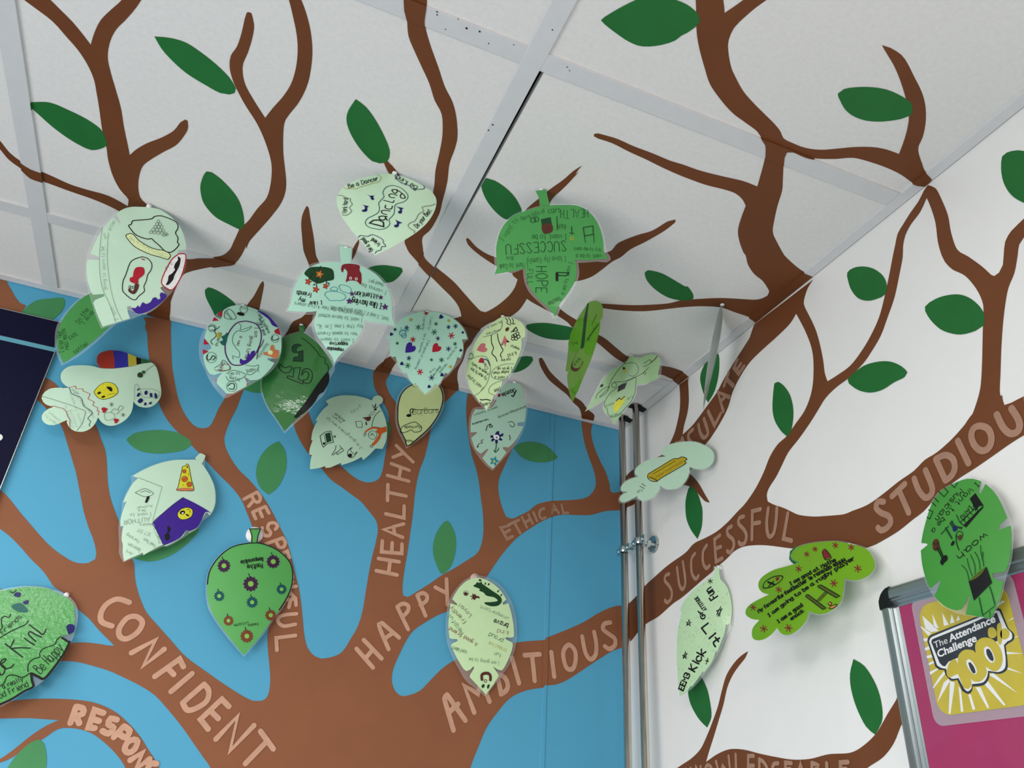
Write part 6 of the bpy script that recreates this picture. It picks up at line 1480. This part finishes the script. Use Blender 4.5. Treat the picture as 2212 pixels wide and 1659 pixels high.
cyl(bm, (0.015, 0, 0), (0.023, 0, 0), 0.0075, 6)
bm_obj('stud', bm, M_ZINC, br)
bm = bmesh.new()
cyl(bm, (0.0285, 0, 0), (0.034, 0, 0), 0.0165, 10, 0.0185)
bmesh.ops.bevel(bm, geom=bm.edges[:], offset=0.0006, segments=1, affect='EDGES')
bm_obj('wall_flange', bm, M_ZINC, br)

# ---------------------------------------------------------------- navy sign on the blue wall
sg = thing('wall_sign', 'navy sign board with a pale teal stripe on the blue wall', 'sign', (-1.139, 0, 2.276))
SX = -1.0


def sign_box(nm, x0, x1, z0, z1, y0, y1, m, bev=0.0006):
    bm = bmesh.new()
    box(bm, (x0 + 1.139, y0, z0 - 2.276), (x1 + 1.139, y1, z1 - 2.276), bev)
    return bm_obj(nm, bm, m, sg)


sign_box('header_panel', -2.3, -1.146, 2.2853, 2.3366, -0.006, 0, M_NAVY)
sign_box('stripe', -2.3, -1.139, 2.2768, 2.2853, -0.0055, 0, M_TEAL, 0.0003)
sign_box('main_panel', -2.3, -1.1402, 1.30, 2.2768, -0.006, 0, M_NAVY)
sign_box('edge_strip', -1.1402, -1.1388, 1.30, 2.2768, -0.0066, 0, M_ALU, 0.0002)
sign_box('top_strip', -2.3, -1.146, 2.3366, 2.338, -0.0062, 0, M_ALU, 0.0002)
bm = bmesh.new()
cyl(bm, (-1.1700 + 1.139, -0.0058, 2.1016 - 2.276), (-1.1700 + 1.139, -0.0068, 2.1016 - 2.276), 0.0062, 28)
box(bm, (-1.1900 + 1.139, -0.0068, 2.0955 - 2.276), (-1.1700 + 1.139, -0.0058, 2.1077 - 2.276))
bm_obj('lettering', bm, M_PWHITE, sg, label='white rounded letter end on the navy panel')

# ---------------------------------------------------------------- snap frame with the pink poster
FY, FZ, FW, FH = -0.664, 1.8735, 0.46, 0.62
fr = thing('poster_frame', 'aluminium snap frame with black corners holding a pink poster on the white wall', 'poster frame', (0, FY, FZ))
PROF = [(0.0, 0.0), (0.0, 0.009), (0.0022, 0.0125), (0.006, 0.0145), (0.012, 0.0150), (0.0150, 0.0148), (0.0165, 0.0125), (0.0185, 0.0120),
        (0.0190, 0.0108), (0.0225, 0.0096), (0.0235, 0.0104), (0.0250, 0.0100), (0.0262, 0.0086), (0.0262, 0.0)]


def rail(nm, horizontal, at_far, c0, c1):
    V, F = [], []
    for s in (c0, c1):
        for a, dd in PROF:
            aa = a if not at_far else -a
            if horizontal:
                V.append((-dd, -s, (-aa if not at_far else -FH - aa)))
            else:
                V.append((-dd, (-aa if not at_far else -FW - aa), -s))
    n = len(PROF)
    for i in range(n):
        F.append([i, (i + 1) % n, n + (i + 1) % n, n + i])
    F += [list(range(n)), list(range(n, 2 * n))]
    o = mesh(nm, V, F, M_ALU, fr)
    b = bmesh.new()
    b.from_mesh(o.data)
    bmesh.ops.recalc_face_normals(b, faces=b.faces)
    b.to_mesh(o.data)
    b.free()
    return o


rail('rail', False, False, 0.0255, FH - 0.0255)
rail('rail', True, False, 0.019, FW - 0.019)
rail('rail', False, True, 0.0255, FH - 0.0255)
rail('rail', True, True, 0.019, FW - 0.019)
for cy, cz, sy, sz in ((0, 0, -1, -1), (-FW, 0, 1, -1), (0, -FH, -1, 1), (-FW, -FH, 1, 1)):
    # cap: a rounded elbow over the mitre, covering the outer half of both rails
    R0, V, F = 0.019, [], []
    outer = [(R0 - R0 * math.cos(t), R0 - R0 * math.sin(t)) for t in [math.pi / 2 * j / 8 for j in range(9)]]
    poly = [(0.0, 0.0258)] + outer + [(0.0193, 0.0)] + [(0.0193, 0.0195), (0.0265, 0.0258)]
    for dd, ins in ((0.0, 0.0), (0.0115, -0.0004), (0.0152, 0.0018)):
        V += [(-dd, cy + sy * (p[0] + ins * (1 if p[0] < 0.015 else 0)), cz + sz * (p[1] + ins * (1 if p[1] < 0.015 else 0))) for p in poly]
    n = len(poly)
    for l in range(2):
        F += [[l * n + i, l * n + (i + 1) % n, (l + 1) * n + (i + 1) % n, (l + 1) * n + i] for i in range(n)]
    F += [list(range(n)), list(range(2 * n, 3 * n))]
    o = mesh('corner_cap', V, F, M_CAP, fr)
    b = bmesh.new()
    b.from_mesh(o.data)
    bmesh.ops.recalc_face_normals(b, faces=b.faces)
    b.to_mesh(o.data)
    b.free()
bm = bmesh.new()
box(bm, (-0.0078, -FW + 0.01, -FH + 0.01), (-0.0005, -0.01, -0.01))
bm_obj('poster', bm, M_PINK, fr, label='plain magenta poster')
bm = bmesh.new()
box(bm, (-0.0086, -FW + 0.012, -FH + 0.012), (-0.0082, -0.012, -0.012))
bm_obj('cover_sheet', bm, M_COVER, fr, label='clear plastic cover sheet')

# ---------------------------------------------------------------- attendance card stuck on the frame
CARD = Vector((0, -0.7183, 1.8285))
cd = thing('attendance_card', 'gold sunburst card with rounded corners reading 100% stuck on the pink poster', 'card', CARD)


def round_rect(y0, y1, z0, z1, r):
    pts = []
    for cx, cz, a0 in ((y1 - r, z1 - r, 0), (y0 + r, z1 - r, 90), (y0 + r, z0 + r, 180), (y1 - r, z0 + r, 270)):
        pts += [(cx + r * math.cos(math.radians(a0 + 90 * j / 8)), cz + r * math.sin(math.radians(a0 + 90 * j / 8))) for j in range(9)]
    return pts


def slab(nm, poly, x0, x1, m, parent, org=CARD):
    n = len(poly)
    V = [(x - org.x, p[0] - org.y, p[1] - org.z) for x in (x0, x1) for p in poly]
    F = [list(range(n)), list(range(n, 2 * n))[::-1]] + [[i, (i + 1) % n, n + (i + 1) % n, n + i] for i in range(n)]
    return mesh(nm, V, F, m, parent)


slab('laminate_film', round_rect(-0.847, -0.7095, 1.7085, 1.8515, 0.012), -0.0093, -0.0088, M_FILM, cd)
slab('card', round_rect(-0.8366, -0.7183, 1.7186, 1.8415, 0.0165), -0.0095, -0.0089, M_GOLD, cd)
PM = dict(ray=M_PWHITE, navy=M_PNAVY, white=M_PWHITE, navy2=M_PNAVY, gold=M_GOLD, white2=M_PWHITE, navy3=M_PNAVY)
names = ['ray', 'navy', 'white', 'navy2', 'gold', 'white2', 'navy3']
V, F, I = [], [], []
dg = bpy.context.evaluated_depsgraph_get()
TV, TF = [], []
for line in POSTER.strip().split('\n'):
    kd, g, s = line.split('|')
    g = int(g) * 1e-4
    p = parse(s)
    if kd.startswith('txt:'):
        txt = kd[4:]
        cu = bpy.data.curves.new('lettering_source', 'FONT')
        cu.body = txt
        cu.offset = 0.0 if txt == 'The' else 0.028
        cu.resolution_u = 4
        to = bpy.data.objects.new('lettering_source', cu)
        COL.objects.link(to)
        dg.update()
        me = bpy.data.meshes.new_from_object(to.evaluated_get(bpy.context.evaluated_depsgraph_get()))
        x0, x1 = min(v.co.x for v in me.vertices), max(v.co.x for v in me.vertices)
        y1 = 0.72
        bl, brr, tl = (Vector(q[:2]) for q in p)
        off = len(TV)
        for v in me.vertices:
            q = bl + (brr - bl) * ((v.co.x - x0) / (x1 - x0)) + (tl - bl) * (v.co.y / y1)
            TV.append((-g - CARD.x, q.x - CARD.y, q.y - CARD.z))
        TF += [[i + off for i in f.vertices][::-1] for f in me.polygons]
        bpy.data.objects.remove(to)
        bpy.data.meshes.remove(me)
        continue
    q = [Vector(e[:2]) for e in p] if kd == 'ray' else smooth(p, True, 0.002, 6)
    v, f = sheet(q, 0.02)
    off = len(V)
    V += [(-g - CARD.x, a - CARD.y, b - CARD.z) for a, b in v]
    F += [[i + off for i in t][::-1] for t in f]
    I += [names.index(kd)] * len(f)
mesh('print', V, F, [PM[n] for n in names], cd, I)
mesh('lettering', TV, TF, M_PWHITE, cd)
